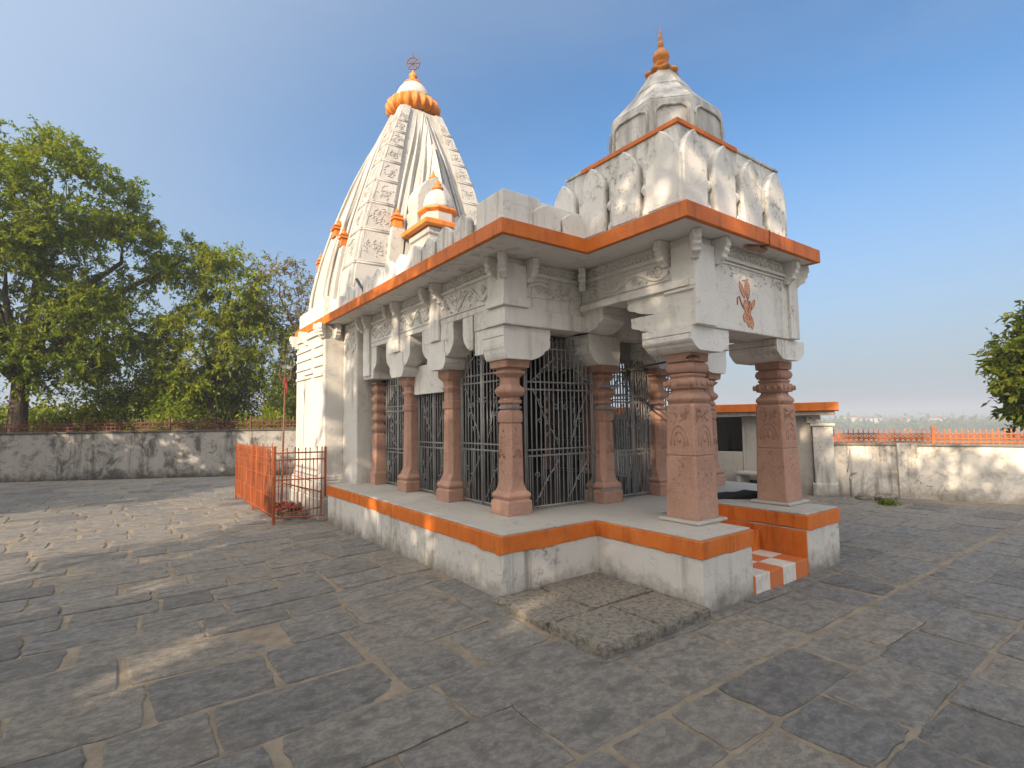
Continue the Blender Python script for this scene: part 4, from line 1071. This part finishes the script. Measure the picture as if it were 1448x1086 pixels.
panel((fx, fy0), (2.66, 8.88), 13, (0.10, 0.70, 1.02, 1.13), 1.2, short=True, skew=0.012)
panel((fx, fy1), (2.68, 12.4), 8, (0.12, 0.72, 1.1), 1.16)
m = MB(); m.tube([L_((2.1, 9.5, 0.62)), L_((2.65, 9.05, 0.46))], 0.012, 5); m.tube([L_((2.0, 9.2, 0.12)), L_((2.62, 8.98, 0.22)), L_((2.62, 8.98, 0.5))], 0.012, 5)
m.build('brace', M['orange_iron'], EN)
# rubble of old offerings inside
mb = MB()
for i in range(46):
    x, y = random.uniform(2.05, 2.58), random.uniform(9.3, 11.2)
    mb.blob((x, y, 0.03+0.14*max(0, 1-abs(y-10)/1.4)*random.random()), (random.uniform(.04,.10), random.uniform(.04,.10), random.uniform(.025,.06)), 7, 4, 0.25)
tag(mb.build('stone_rubble', M['slab'], None), 'heap of broken stones lying inside the rusty railing enclosure', 'rubble', kind='stuff')
mb = MB()
for i in range(9):
    x, y = random.uniform(2.1, 2.5), random.uniform(9.35, 10.4)
    mb.blob((x, y, 0.13+0.06*random.random()), (0.10,0.12,0.03), 9, 4, 0.4)
tag(mb.build('offering_cloth', M['red_cloth'], None, smooth=True), 'faded red offering cloths strewn over the stones in the enclosure', 'cloth', kind='stuff')
# trident pole
mb = MB(); mb.tube([(2.30,10.28,-0.02),(2.305,10.24,1.2),(2.31,10.18,2.30)], [0.022,0.018,0.014], 7)
TP = empty('trident_pole', (0,0,0), 'thin rusty iron trident pole rising from the enclosure, red cloth tied near its top', 'pole')
mb.build('pole', M['rust_pole'], TP, smooth=True)
mb = MB(); b0 = Vector((2.31,10.18,2.28)); dd = Vector((0.8,-0.6,0))
mb.tube([tuple(b0), tuple(b0+Vector((0,0,0.48)))], [0.014,0.005], 6)
for s_ in (-1, 1):
    mb.tube([tuple(b0+Vector((0,0,0.08))), tuple(b0+dd*(s_*0.08)+Vector((0,0,0.12))), tuple(b0+dd*(s_*0.11)+Vector((0,0,0.24))), tuple(b0+dd*(s_*0.09)+Vector((0,0,0.42)))], [0.012,0.012,0.01,0.004], 6)
mb.build('trident_head', M['rust_pole'], TP, smooth=True)
mb = MB(); mb.blob((2.31,10.18,2.36), (0.035,0.035,0.09), 9, 6, 0.25); mb.tube([(2.315,10.17,2.34),(2.34,10.15,2.24),(2.33,10.14,2.12)], [0.03,0.02,0.008], 6)
mb.build('tied_cloth', M['red_cloth'], TP, smooth=True)

# ------------------------------------------------------------------ courtyard walls
def court_wall(name, p0, p1, h, th, wmat, cmat, rmat, label, rail_h, nbay, spacing, pil=None):
    p0, p1 = Vector((*p0,0)), Vector((*p1,0)); d = p1-p0; L = d.length; d /= L; nr = Vector((-d.y, d.x, 0))
    root = empty(name, tuple(p0), label, 'wall'); root.rotation_euler = (0,0,math.atan2(d.y, d.x))
    m = MB(); nseg = int(L/0.5); vs = []
    rows = []
    for i in range(nseg+1):
        u = L*i/nseg
        w0, w1 = random.gauss(0, 0.008), random.gauss(0, 0.008); ht = h+random.gauss(0, 0.006)
        rows.append([(u, -w0, -0.15), (u, -w1, h*0.5), (u, -w0*0.5+0.006, ht), (u, th, ht), (u, th, -0.15)])
    k = 5
    m.add([p for r in rows for p in r], [(a*k+i, (a+1)*k+i, (a+1)*k+i+1, a*k+i+1) for a in range(nseg) for i in range(k-1)] + [(0,1,2,3,4), tuple(nseg*k+i for i in range(k))[::-1]])
    m.build('masonry', M[wmat], root)
    m = MB(); m.box(-0.01, L+0.01, -0.035, th+0.035, h, h+0.05); m.build('coping', M[cmat], root, bevel=0.012)
    zr0, zr1 = h+0.05, h+0.05+rail_h
    for b_ in range(nbay):
        u0, u1 = L*b_/nbay, L*(b_+1)/nbay
        r = MB()
        for z in (zr0+0.03, zr0+rail_h*0.32, zr0+rail_h*0.62): r.box(u0, u1, th/2-0.008, th/2+0.008, z-0.012, z+0.012)
        n = int((u1-u0)/spacing)
        for i in range(n+1):
            u = u0+(u1-u0)*i/n
            r.box(u-0.009, u+0.009, th/2-0.0075, th/2+0.0075, zr0, zr1-0.06-random.uniform(0, .02))
            r.add([(u-0.014, th/2-0.008, zr1-0.07), (u+0.014, th/2-0.008, zr1-0.07), (u+0.014, th/2+0.008, zr1-0.07), (u-0.014, th/2+0.008, zr1-0.07), (u, th/2, zr1)], [(0,1,4),(1,2,4),(2,3,4),(3,0,4)])
            if i < n:                                                   # rings and crossings between the lower rails
                uc = u+(u1-u0)/n/2
                rr = min((u1-u0)/n*0.42, rail_h*0.14)
                r.tube([(uc+rr*math.cos(a), th/2, zr0+rail_h*0.175+rr*math.sin(a)) for a in np.linspace(0, 2*PI, 9)], 0.008, 4)
                r.tube([(uc-rr*1.0, th/2, zr0+rail_h*0.34), (uc+rr, th/2, zr0+rail_h*0.6)], 0.007, 4); r.tube([(uc+rr*1.0, th/2, zr0+rail_h*0.34), (uc-rr, th/2, zr0+rail_h*0.6)], 0.007, 4)
        r.build('railing', M[rmat], root)
        po = MB(); po.box(u0-0.03, u0+0.03, th/2-0.03, th/2+0.03, zr0, zr1+0.03); po.build('railing_post', M[rmat], root, bevel=0.004)
    for u in (pil or []):
        m = MB(); m.box(u-0.16, u+0.16, -0.05, 0.02, -0.15, h+0.055); m.build('pilaster', M[wmat], root, bevel=0.012)
    return root
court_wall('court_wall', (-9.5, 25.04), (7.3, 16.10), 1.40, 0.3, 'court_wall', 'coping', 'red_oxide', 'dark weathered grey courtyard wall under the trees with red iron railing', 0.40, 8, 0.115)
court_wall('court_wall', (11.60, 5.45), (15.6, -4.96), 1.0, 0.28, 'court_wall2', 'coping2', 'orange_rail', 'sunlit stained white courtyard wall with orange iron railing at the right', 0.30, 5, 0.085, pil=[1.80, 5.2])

# ------------------------------------------------------------------ shelter with orange roof
SH = empty('shelter', (11.42,4.80,0), 'small flat orange roofed shelter with a white pillar beside the right wall', 'shelter')
SH.rotation_euler = (0,0,math.radians(22))
def S(mb, name, mat, bv=0.01, par=None):
    for i, v in enumerate(mb.v): mb.v[i] = (v[0]-11.4, v[1]-4.8, v[2])
    return mb.build(name, M[mat], par or SH, bevel=bv)
mb = MB(); mb.box(11.12, 13.0, 4.62, 11.0, 1.71, 1.88); S(mb, 'roof', 'orange')
mb = MB(); mb.box(11.2, 12.9, 4.7, 10.9, 1.62, 1.708); S(mb, 'ceiling_slab', 'beige')
mb = MB(); mb.box(11.38, 11.75, 4.74, 5.10, -0.1, 1.40); mb.box(11.34, 11.78, 4.70, 5.13, 1.40, 1.46); mb.box(11.42, 11.7, 4.95, 5.2, 1.462, 1.618); mb.box(11.33, 11.8, 4.70, 5.14, -0.1, 0.25)
S(mb, 'pillar', 'plinth', 0.015)
mb = MB(); mb.box(11.5, 11.6, 5.12, 6.45, -0.1, 1.618); S(mb, 'panel_wall', 'beige', 0.01)
mb = MB(); mb.box(12.7, 12.9, 5.1, 10.9, -0.1, 1.618); mb.box(11.5, 12.7, 10.7, 10.9, -0.1, 1.617); mb.box(11.61, 12.69, 6.3, 6.44, -0.1, 1.617); S(mb, 'back_wall', 'beige', 0)
mb = MB(); mb.box(11.48, 11.6, 6.455, 10.69, -0.1, 0.85); S(mb, 'low_wall', 'beige', 0.01)
mb = MB(); mb.box(11.4, 11.62, 8.2, 8.45, 0.851, 1.617); S(mb, 'post', 'plinth', 0.01)
# concrete seat frame
mb = MB(); mb.box(10.45, 10.85, 5.27, 5.35, 0, 0.40); mb.box(10.45, 10.85, 6.2, 6.28, 0, 0.40); mb.box(10.43, 10.87, 5.25, 6.3, 0.40, 0.455)
mb2 = MB(); mb2.box(10.80, 10.84, 5.36, 6.19, 0.02, 0.26)
BN = empty('stone_bench', (0,0,0), 'small grey concrete bench in front of the orange roofed shelter', 'bench')
mb.build('bench_frame', M['cement'], BN, bevel=0.012); mb2.build('back_slab', M['coping'], BN, bevel=0.006)
# tap pipe on the wall
mb = MB(); mb.tube([(11.62,4.55,0.0),(11.62,4.55,0.38),(11.60,4.50,0.46),(11.56,4.42,0.48)], 0.022, 7); mb.tube([(11.62,4.55,0.36),(11.45,4.48,0.40),(11.38,4.46,0.36)], 0.02, 6)
mb.tube([(11.62,4.60,0.48),(11.64,4.56,0.7),(11.66,4.54,0.95)], 0.012, 5)
tag(mb.build('water_pipe', M['cement'], None, smooth=True), 'bent grey water pipe standing between the shelter pillar and the right wall', 'pipe')
mb = MB()
for i in range(7): 
    a = random.uniform(0, 2*PI); mb.blob((11.75+0.32*math.cos(a)*random.random(), 4.2+0.3*math.sin(a), 0.04), (random.uniform(.06,.16), random.uniform(.06,.16), random.uniform(.04,.09)), 8, 5, 0.22)
tag(mb.build('stone_rubble', M['slab'], None), 'loose stones and rubbish heaped at the foot of the right wall', 'rubble', kind='stuff')

# ------------------------------------------------------------------ plants
def leaves_mesh(centers, dirs, length, width, rng, name, mat, parent):
    """rhombic leaves: centers (n,3), dirs (n,3)"""
    n = len(centers)
    d = dirs/np.linalg.norm(dirs, axis=1, keepdims=True)
    up = np.tile([0,0,1.0], (n,1)) + rng.normal(0, 0.65, (n,3))
    s_ = np.cross(d, up); s_ /= np.linalg.norm(s_, axis=1, keepdims=True)+1e-9
    nn = np.cross(s_, d)
    l = (length*rng.uniform(0.7, 1.25, n))[:,None]; w = (width*rng.uniform(0.7, 1.25, n))[:,None]
    v = np.empty((n,4,3)); v[:,0] = centers; v[:,1] = centers + d*l*0.45 + s_*w*0.5 + nn*w*0.12; v[:,2] = centers + d*l - nn*l*0.12; v[:,3] = centers + d*l*0.45 - s_*w*0.5 + nn*w*0.12
    me = bpy.data.meshes.new(name); me.vertices.add(4*n); me.vertices.foreach_set('co', v.ravel())
    me.loops.add(4*n); me.loops.foreach_set('vertex_index', np.arange(4*n)); me.polygons.add(n)
    me.polygons.foreach_set('loop_start', np.arange(0, 4*n, 4)); me.polygons.foreach_set('loop_total', np.full(n, 4))
    me.update(); me.validate(); me.materials.append(mat)
    o = bpy.data.objects.new(name, me); COL.objects.link(o); o.parent = parent
    return o
def tree(name, base, trunk_h, r0, blobs, nclump, ntwig, nleaf, leaf, width, mat, label, seed, twig=0.7, group=None, cat='tree', lean=(0,0), droop=0.25, fork=None, bare=0.0):
    """blobs: crown ellipsoids (centre xyz relative to base, radii xyz, weight)"""
    rng = np.random.default_rng(seed); rr = random.Random(seed)
    root = empty(name, base, label, cat, group)
    wts = np.array([b[2] for b in blobs], float); wts /= wts.sum()
    cl = []
    for i in range(nclump):
        c, r, _ = blobs[rng.choice(len(blobs), p=wts)]
        while True:
            p = rng.normal(0, 1, 3); p /= np.linalg.norm(p); q = p*(rng.uniform(0.35, 1.0)**0.5)
            break
        cl.append((np.array(c)+q*np.array(r), q))
    pts = np.array([c for c, _ in cl])
    tr = MB(); top = Vector((lean[0], lean[1], trunk_h))
    mid = Vector((lean[0]*0.4+rr.uniform(-.1,.1), lean[1]*0.4, trunk_h*0.5))
    tr.tube([(0,0,-0.3),(0,0,0.15),tuple(mid),tuple(top)], [r0*1.5, r0*1.1, r0*0.92, r0*0.8], 9)
    # limbs run from the fork to each crown lobe, branches from limbs to clumps
    nodes = []
    for (c, r, w) in blobs:
        c = Vector(c); L = (c-top).length
        a = top.lerp(c, 0.4)+Vector((rr.uniform(-.3,.3), rr.uniform(-.3,.3), 0.12*L)); e = c+Vector((0,0,r[2]*0.35))
        tr.tube([tuple(top-Vector((0,0,0.3))), tuple(a), tuple(c), tuple(e)], [r0*0.6, r0*0.42, r0*0.26, r0*0.12], 7)
        for t in np.linspace(0.25, 1, 6):
            nodes.append((top.lerp(a, t), 0.34*r0)); nodes.append((a.lerp(c, t), 0.26*r0)); nodes.append((c.lerp(e, t), 0.16*r0))
    NP = np.array([tuple(n[0]) for n in nodes])
    order = np.argsort(np.linalg.norm(pts-np.array(top), axis=1))
    ext = list(NP); rad = [n[1] for n in nodes]
    for i in order:
        p = pts[i]; D = np.linalg.norm(np.array(ext)-p, axis=1) + 0.6*np.maximum(0, np.array(ext)[:,2]-p[2])
        j = int(np.argmin(D)); q = Vector(ext[j]); pv_ = Vector(p); m1 = q.lerp(pv_, 0.5)+Vector((rr.uniform(-.12,.12), rr.uniform(-.12,.12), 0.08*D[j]))
        rad_ = max(0.012, min(rad[j]*0.7, 0.05*r0+0.035*D[j]**0.5))
        tr.tube([tuple(q), tuple(m1), tuple(pv_)], [rad_, rad_*0.75, rad_*0.4], 5)
        ext.append(np.array(m1)); rad.append(rad_*0.75); ext.append(p); rad.append(rad_*0.45)
    # twigs with leaves
    C, Dv = [], []
    tw_ = MB()
    for (p, q) in cl:
        out = q/ (np.linalg.norm(q)+1e-6)
        nt_ = max(2, int(ntwig*rng.uniform(0.6, 1.3)))
        for k in range(nt_):
            dr = out*0.55 + rng.normal(0, 0.75, 3); dr[2] += 0.12; dr /= np.linalg.norm(dr)
            L = twig*rng.uniform(0.5, 1.3)
            e = p + dr*L - np.array([0,0,droop*L*rng.uniform(0.2,1.2)]); m_ = p + dr*L*0.55
            if k % 2 == 0: tw_.tube([tuple(p), tuple(m_), tuple(e)], [0.012, 0.008, 0.003], 3, cap=False)
            if rng.random() < bare: continue
            t = rng.uniform(0.15, 1.05, nleaf)[:,None]
            c = (1-t)**2*p + 2*t*(1-t)*m_ + t**2*e
            side_ = rng.normal(0, 1, (nleaf,3)); 
            dd_ = dr*0.55 + side_*0.8; dd_[:,2] -= droop
            C.append(c + rng.normal(0, 0.02, (nleaf,3))); Dv.append(dd_)
    tr.v += []; n0 = len(tr.v); tr.v += tw_.v; tr.f += [tuple(i+n0 for i in f) for f in tw_.f]
    tr.build('trunk', M['bark'], root, smooth=True)
    leaves_mesh(np.concatenate(C), np.concatenate(Dv), leaf, width, rng, 'crown', mat, root)
    return root

# big tree at the left
tree('broadleaf_tree', (-3.3,27.0,0), 3.6, 0.33, [((-2.6,0,10.0),(3.0,2.6,3.4),1.2), ((0.6,-0.3,10.2),(2.8,2.4,2.8),1.1), ((2.9,0.3,8.5),(2.2,2.0,2.0),0.7), ((5.0,0.2,8.9),(1.7,1.0,0.8),0.22), ((-0.5,-0.5,6.6),(3.2,2.4,2.2),1.0), ((1.9,-0.4,5.2),(2.2,1.8,1.9),0.8), ((-3.0,0,5.0),(2.3,2,1.6),0.5), ((0.6,-0.8,4.3),(2.2,1.6,1.0),0.4)],
     520, 9, 20, 0.19, 0.075, M['leaf_a'], 'large spreading green tree at the left edge, bare limbs showing through its crown', 3, 0.85)
tree('broadleaf_tree', (3.0,26.5,0), 3.0, 0.2, [((-0.4,0,5.0),(2.0,1.8,2.0),1.0), ((0.6,0,7.6),(1.5,1.4,1.9),0.9), ((1.7,0,5.0),(1.7,1.6,2.0),0.9), ((-1.0,0,3.4),(1.5,1.3,1.2),0.5)],
     230, 9, 19, 0.18, 0.07, M['leaf_b'], 'light green tree behind the wall, between the largest tree and the temple', 5, 0.75)
tree('broadleaf_tree', (6.4,26.0,0), 3.6, 0.15, [((-0.8,0,7.6),(1.3,1.2,1.7),0.7), ((0.6,0,6.6),(1.5,1.2,2.0),0.8), ((0.0,0,4.4),(1.3,1.2,1.4),0.5)],
     105, 6, 9, 0.20, 0.075, M['leaf_c'], 'slender half bare tree rising right beside the temple spire', 8, 0.7, bare=0.3)
tree('broadleaf_tree', (17.0+1.1,1.75,-1.2), 2.5, 0.2, [((-0.2,0.3,4.2),(1.35,1.3,1.25),1.0), ((0.6,-0.6,5.2),(1.3,1.3,1.2),0.8), ((-0.5,0.7,3.4),(1.0,0.9,0.8),0.5)],
     210, 9, 15, 0.20, 0.095, M['leaf_d'], 'dark glossy leaved tree beyond the right wall, cut by the picture edge', 12, 0.5)
# undergrowth beyond the left wall
def bush(name, x, y, r, h, mat, seed, label, leaf=0.2):
    rng = np.random.default_rng(seed); root = empty(name, (x,y,-0.1), label, 'bush', 'bushes behind the left wall')
    n = int(900*r); c = rng.normal(0, 1, (n,3)); c /= np.linalg.norm(c, axis=1, keepdims=True); q = c*rng.uniform(0.45, 1, n)[:,None]
    lump = 1+0.25*np.sin(3*np.arctan2(c[:,1], c[:,0])+seed)+0.18*np.sin(7*c[:,2]+seed)
    p = q*np.array([r, r*0.8, h*0.55])*lump[:,None]; p[:,2] += h*0.5
    stems = MB()
    for k in range(7):
        a = rng.uniform(0, 2*PI); stems.tube([(0.1*math.cos(a), 0.1*math.sin(a), -0.1), (r*0.35*math.cos(a), r*0.3*math.sin(a), h*0.45), (r*0.6*math.cos(a), r*0.5*math.sin(a), h*0.8)], [0.05,0.035,0.012], 5)
    stems.build('stems', M['bark'], root, smooth=True)
    C = np.repeat(p, 4, 0)+rng.normal(0, 0.10, (4*n,3)); D = np.repeat(c, 4, 0)*0.5+rng.normal(0, 0.7, (4*n,3)); D[:,2] -= 0.1
    leaves_mesh(C, D, leaf, leaf*0.42, rng, 'foliage', mat, root)
bl = [(-8.2,27.6,1.8,3.2,'leaf_a','dark rounded bush at the far left, behind the wall under the big tree'), (-5.6,29.6,2.0,3.0,'leaf_b','pale bush left of the big tree trunk behind the wall'), (-1.6,28.4,1.5,2.7,'leaf_b','pale green bush just right of the big tree trunk'),
      (0.0,29.5,2.2,4.2,'leaf_d','tall dark bush behind the pale one near the big trunk'), (1.5,25.0,1.3,2.7,'leaf_a','low bush hanging over the railing between the two nearest trees'), (3.6,28.0,2.2,4.4,'leaf_d','tall dark bush standing behind the light green tree'),
      (5.6,24.4,1.3,3.3,'leaf_d','dark bush close to the rusty enclosure, behind the wall'), (7.4,27.0,2.0,4.0,'leaf_a','green bush partly hidden by the temple wall'), (4.4,22.4,0.9,2.1,'leaf_b','small light bush touching the red railing beside the temple')]
for i, (x, y, r, h, mt_, lb) in enumerate(bl): bush('bush', x, y, r, h, M[mt_], 40+i, lb)
# distant belt of trees behind the left wall
rng = np.random.default_rng(77); n = 9000
xx = rng.uniform(-26, 22, n); hh = 3.4+1.1*np.sin(xx*0.5)+0.7*np.sin(xx*1.3+1)
Cn = np.stack([xx, 46+rng.normal(0, 1.6, n), rng.uniform(0, 1, n)**0.7*hh-0.4], 1)
o = leaves_mesh(np.repeat(Cn, 4, 0)+rng.normal(0, 0.3, (4*n,3)), rng.normal(0, 1, (4*n,3)), 0.42, 0.24, rng, 'tree_belt', M['leaf_b'], None)
tag(o, 'distant belt of green scrub closing the view behind the left wall', 'trees', kind='stuff')
# weeds
def weed(x, y, n, s_, label, seed):
    rng = np.random.default_rng(seed); c = np.stack([rng.normal(x, s_, n), rng.normal(y, s_*0.7, n), np.full(n, 0.0)], 1)
    d = rng.normal(0, 0.8, (n,3)); d[:,2] = np.abs(d[:,2])+0.35
    tag(leaves_mesh(c, d, 0.10, 0.022, rng, 'weed', M['leaf_a'], None), label, 'weed')
weed(11.1, 3.75, 150, 0.11, 'small green weed tuft growing from the paving before the right wall', 5)

# far bank across the river: scrub belts and pale houses
rng = np.random.default_rng(5)
C, D = [], []
for k in range(700):
    a = math.radians(rng.uniform(-18, 34)); r = rng.uniform(520, 1250); s_ = rng.uniform(3, 7)*(0.7+r/1400)
    m_ = 40; p = rng.normal(0, 1, (m_,3))*np.array([s_*1.6, s_*1.6, s_*0.5]); p[:,2] = np.abs(p[:,2])
    p += np.array([4+r*math.cos(a), 6+r*math.sin(a), -11.5]); C.append(p); D.append(rng.normal(0, 1, (m_,3)))
o = leaves_mesh(np.concatenate(C), np.concatenate(D), 5.5, 4.0, rng, 'far_scrub', M['leaf_d'], None)
tag(o, 'hazy belt of scrub and trees on the far bank', 'trees', kind='stuff')
hs = [(640, 17.0, 9, 5, 'pale far house nearest the shelter roof'), (690, 19.2, 12, 6, 'widest of the pale far houses on the bank'), (660, 20.8, 8, 7, 'tallest pale house on the far bank'), (720, 14.6, 10, 5, 'pale house alone on the far bank above the railing')]
for (r, deg, w, h, lb) in hs:
    a = math.radians(deg); cx, cy = 4+r*math.cos(a), 6+r*math.sin(a); root = empty('house', (cx, cy, -11.2), lb, 'house', 'far houses across the river'); root.rotation_euler = (0,0,a)
    m = MB(); m.box(-w*0.5, w*0.5, -w*0.8, w*0.8, 0, h+4); m.build('wall', M['house'], root)
    m = MB(); m.extrude([(-w*0.56, -w*0.85, h+4), (w*0.56, -w*0.85, h+4), (0, -w*0.85, h+6)], (0, w*1.7, 0)); m.build('roof', M['roof'], root)

# trees outside the picture on the sunny side: they shade the court
def shade_tree(x, y, h, r, seed, n, z0=3.0, zr=None):
    zr = zr or (h-z0)/2; zc = z0+zr
    tree('broadleaf_tree', (x, y, -0.1), max(1.5, z0-0.5), 0.3, [((-r*0.4,0,zc),(r*0.7,r*0.8,zr*0.9),1.0), ((r*0.4,r*0.2,zc+0.2*zr),(r*0.65,r*0.8,zr*0.85),1.0), ((0,-r*0.4,zc-0.15*zr),(r*0.8,r*0.6,zr*0.7),0.8)],
         n, 9, 12, 0.34, 0.16, M['leaf_a'], None, seed, 0.9)
SHADE = [(-7.5,-3.2,11.0,3.6,21,235,2.8), (-9.5,1.0,9.2,3.0,22,95,3.0), (-14.0,-9.5,9.5,4.2,23,130,3.6), 
         (-11.0,11.0,5.8,2.4,25,16,2.6), (-3.0,-6.0,8.0,3.0,26,120,2.6), (-10.8,16.6,6.4,3.0,27,120,1.4), (-6.6,14.6,5.4,2.4,28,80,1.2)]
for a in SHADE:
    shade_tree(*a)
for o in [x for x in bpy.data.objects if x.parent is None and x.name.startswith('broadleaf_tree') and 'label' not in x.keys()]:
    tag(o, 'tall shade tree outside the picture on the sunny side of the court', 'tree', 'shade trees outside the picture')

# ------------------------------------------------------------------ haze
HAZE = True
if HAZE:
    mb = MB(); mb.box(-300, 1700, -900, 1500, -16, 17)
    hz = mb.build('haze', None); tag(hz, kind='stuff')
    m = bpy.data.materials.new('haze_air'); m.use_nodes = True; nt = m.node_tree; nt.nodes.clear()
    out = nt.nodes.new('ShaderNodeOutputMaterial'); v = nt.nodes.new('ShaderNodeVolumePrincipled')
    v.inputs['Color'].default_value = (0.60,0.66,0.74,1); v.inputs['Density'].default_value = 0.0017; v.inputs['Anisotropy'].default_value = 0.0
    nt.links.new(v.outputs[0], out.inputs['Volume']); hz.data.materials.append(m)

# ------------------------------------------------------------------ light, sky, camera
SUN_AZ, SUN_EL = math.radians(205), math.radians(23)      # azimuth counter clockwise from +x
sd = Vector((math.cos(SUN_AZ)*math.cos(SUN_EL), math.sin(SUN_AZ)*math.cos(SUN_EL), math.sin(SUN_EL)))
sun = bpy.data.lights.new('sun', 'SUN'); sun.energy = 2.5; sun.angle = math.radians(0.55); sun.color = (1.0, 0.80, 0.58)
so = bpy.data.objects.new('sun', sun); COL.objects.link(so); so.rotation_euler = sd.to_track_quat('Z', 'Y').to_euler()
def make_world(scene, SUN_EL, sd, st=0.15):
    w = bpy.data.worlds.new('World'); scene.world = w; w.use_nodes = True
    nt = w.node_tree; bg = nt.nodes['Background']
    sky = nt.nodes.new('ShaderNodeTexSky'); sky.sky_type = 'NISHITA'; sky.sun_disc = False
    sky.sun_elevation = SUN_EL; sky.sun_rotation = math.atan2(sd.x, sd.y)
    sky.air_density = 1.0; sky.dust_density = 1.0; sky.ozone_density = 2.0
    tc = nt.nodes.new('ShaderNodeTexCoord')
    def mth(op, a, b=0.0, clamp=False):
        m = nt.nodes.new('ShaderNodeMath'); m.operation = op; m.use_clamp = clamp
        for s_, v in ((m.inputs[0], a), (m.inputs[1], b)):
            if isinstance(v, (int, float)): s_.default_value = v
            else: nt.links.new(v, s_)
        return m.outputs[0]
    def rng_(v, a, b, lo=0.0, hi=1.0):
        m = nt.nodes.new('ShaderNodeMapRange'); m.interpolation_type = 'SMOOTHSTEP'
        m.inputs[1].default_value = a; m.inputs[2].default_value = b; m.inputs[3].default_value = lo; m.inputs[4].default_value = hi
        nt.links.new(v, m.inputs[0]); return m.outputs[0]
    def mix(f, a, b):
        m = nt.nodes.new('ShaderNodeMix'); m.data_type = 'RGBA'
        for s_, v in ((m.inputs[0], f), (m.inputs[6], a), (m.inputs[7], b)):
            if isinstance(v, tuple): s_.default_value = (*v, 1)
            elif isinstance(v, (int, float)): s_.default_value = v
            else: nt.links.new(v, s_)
        return m.outputs[2]
    sep = nt.nodes.new('ShaderNodeSeparateXYZ'); nt.links.new(tc.outputs['Generated'], sep.inputs[0])
    z = sep.outputs[2]
    dot = nt.nodes.new('ShaderNodeVectorMath'); dot.operation = 'DOT_PRODUCT'; dot.inputs[1].default_value = tuple(sd)
    nt.links.new(tc.outputs['Generated'], dot.inputs[0]); s = dot.outputs['Value']
    hs = nt.nodes.new('ShaderNodeHueSaturation'); hs.inputs['Saturation'].default_value = 1.2; hs.inputs['Value'].default_value = 0.445
    nt.links.new(sky.outputs[0], hs.inputs['Color'])
    # dusty air: pale band above the horizon, whitening and brightening towards the sun
    fh = rng_(z, -0.02, 0.5, 0.94, 0.0)
    c = mix(fh, hs.outputs[0], (0.81,0.935,1.17))
    nz = nt.nodes.new('ShaderNodeTexNoise'); nz.inputs['Scale'].default_value = 1.6; nz.inputs['Detail'].default_value = 5; nz.inputs['Roughness'].default_value = 0.55
    mp = nt.nodes.new('ShaderNodeMapping'); mp.inputs['Scale'].default_value = (1, 1, 3.2)
    nt.links.new(tc.outputs['Generated'], mp.inputs[0]); nt.links.new(mp.outputs[0], nz.inputs['Vector'])
    c = mix(rng_(nz.outputs['Fac'], 0.42, 0.75, 0.0, 0.16), c, (1.05,1.2,1.45))
    fs = rng_(s, -0.6, 0.15, 0.0, 0.85)
    c = mix(fs, c, (1.31,1.60,2.02))
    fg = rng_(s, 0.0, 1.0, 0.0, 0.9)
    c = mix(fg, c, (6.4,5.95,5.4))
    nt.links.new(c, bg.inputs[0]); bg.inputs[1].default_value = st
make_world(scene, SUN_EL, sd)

F = Vector((0.58933883, 0.80488641, 0.06955291)); R = Vector((0.8073451, -0.58990739, -0.0142534)); U = Vector((-0.02955741, -0.06455328, 0.99747643))
cam = bpy.data.cameras.new('camera'); co = bpy.data.objects.new('camera', cam); COL.objects.link(co)
mat = Matrix((R, U, -F)).transposed().to_4x4(); mat.translation = Vector((0,0,1.6)); co.matrix_world = mat
cam.sensor_width = 36; cam.lens = 742.6/1448*36; cam.clip_end = 6000; cam.clip_start = 0.05
scene.camera = co
scene.view_settings.view_transform = 'Standard'; scene.view_settings.look = 'None'; scene.view_settings.exposure = 1.6; scene.view_settings.gamma = 1
scene.cycles.volume_bounces = 0; scene.cycles.max_bounces = 8; scene.cycles.transparent_max_bounces = 8
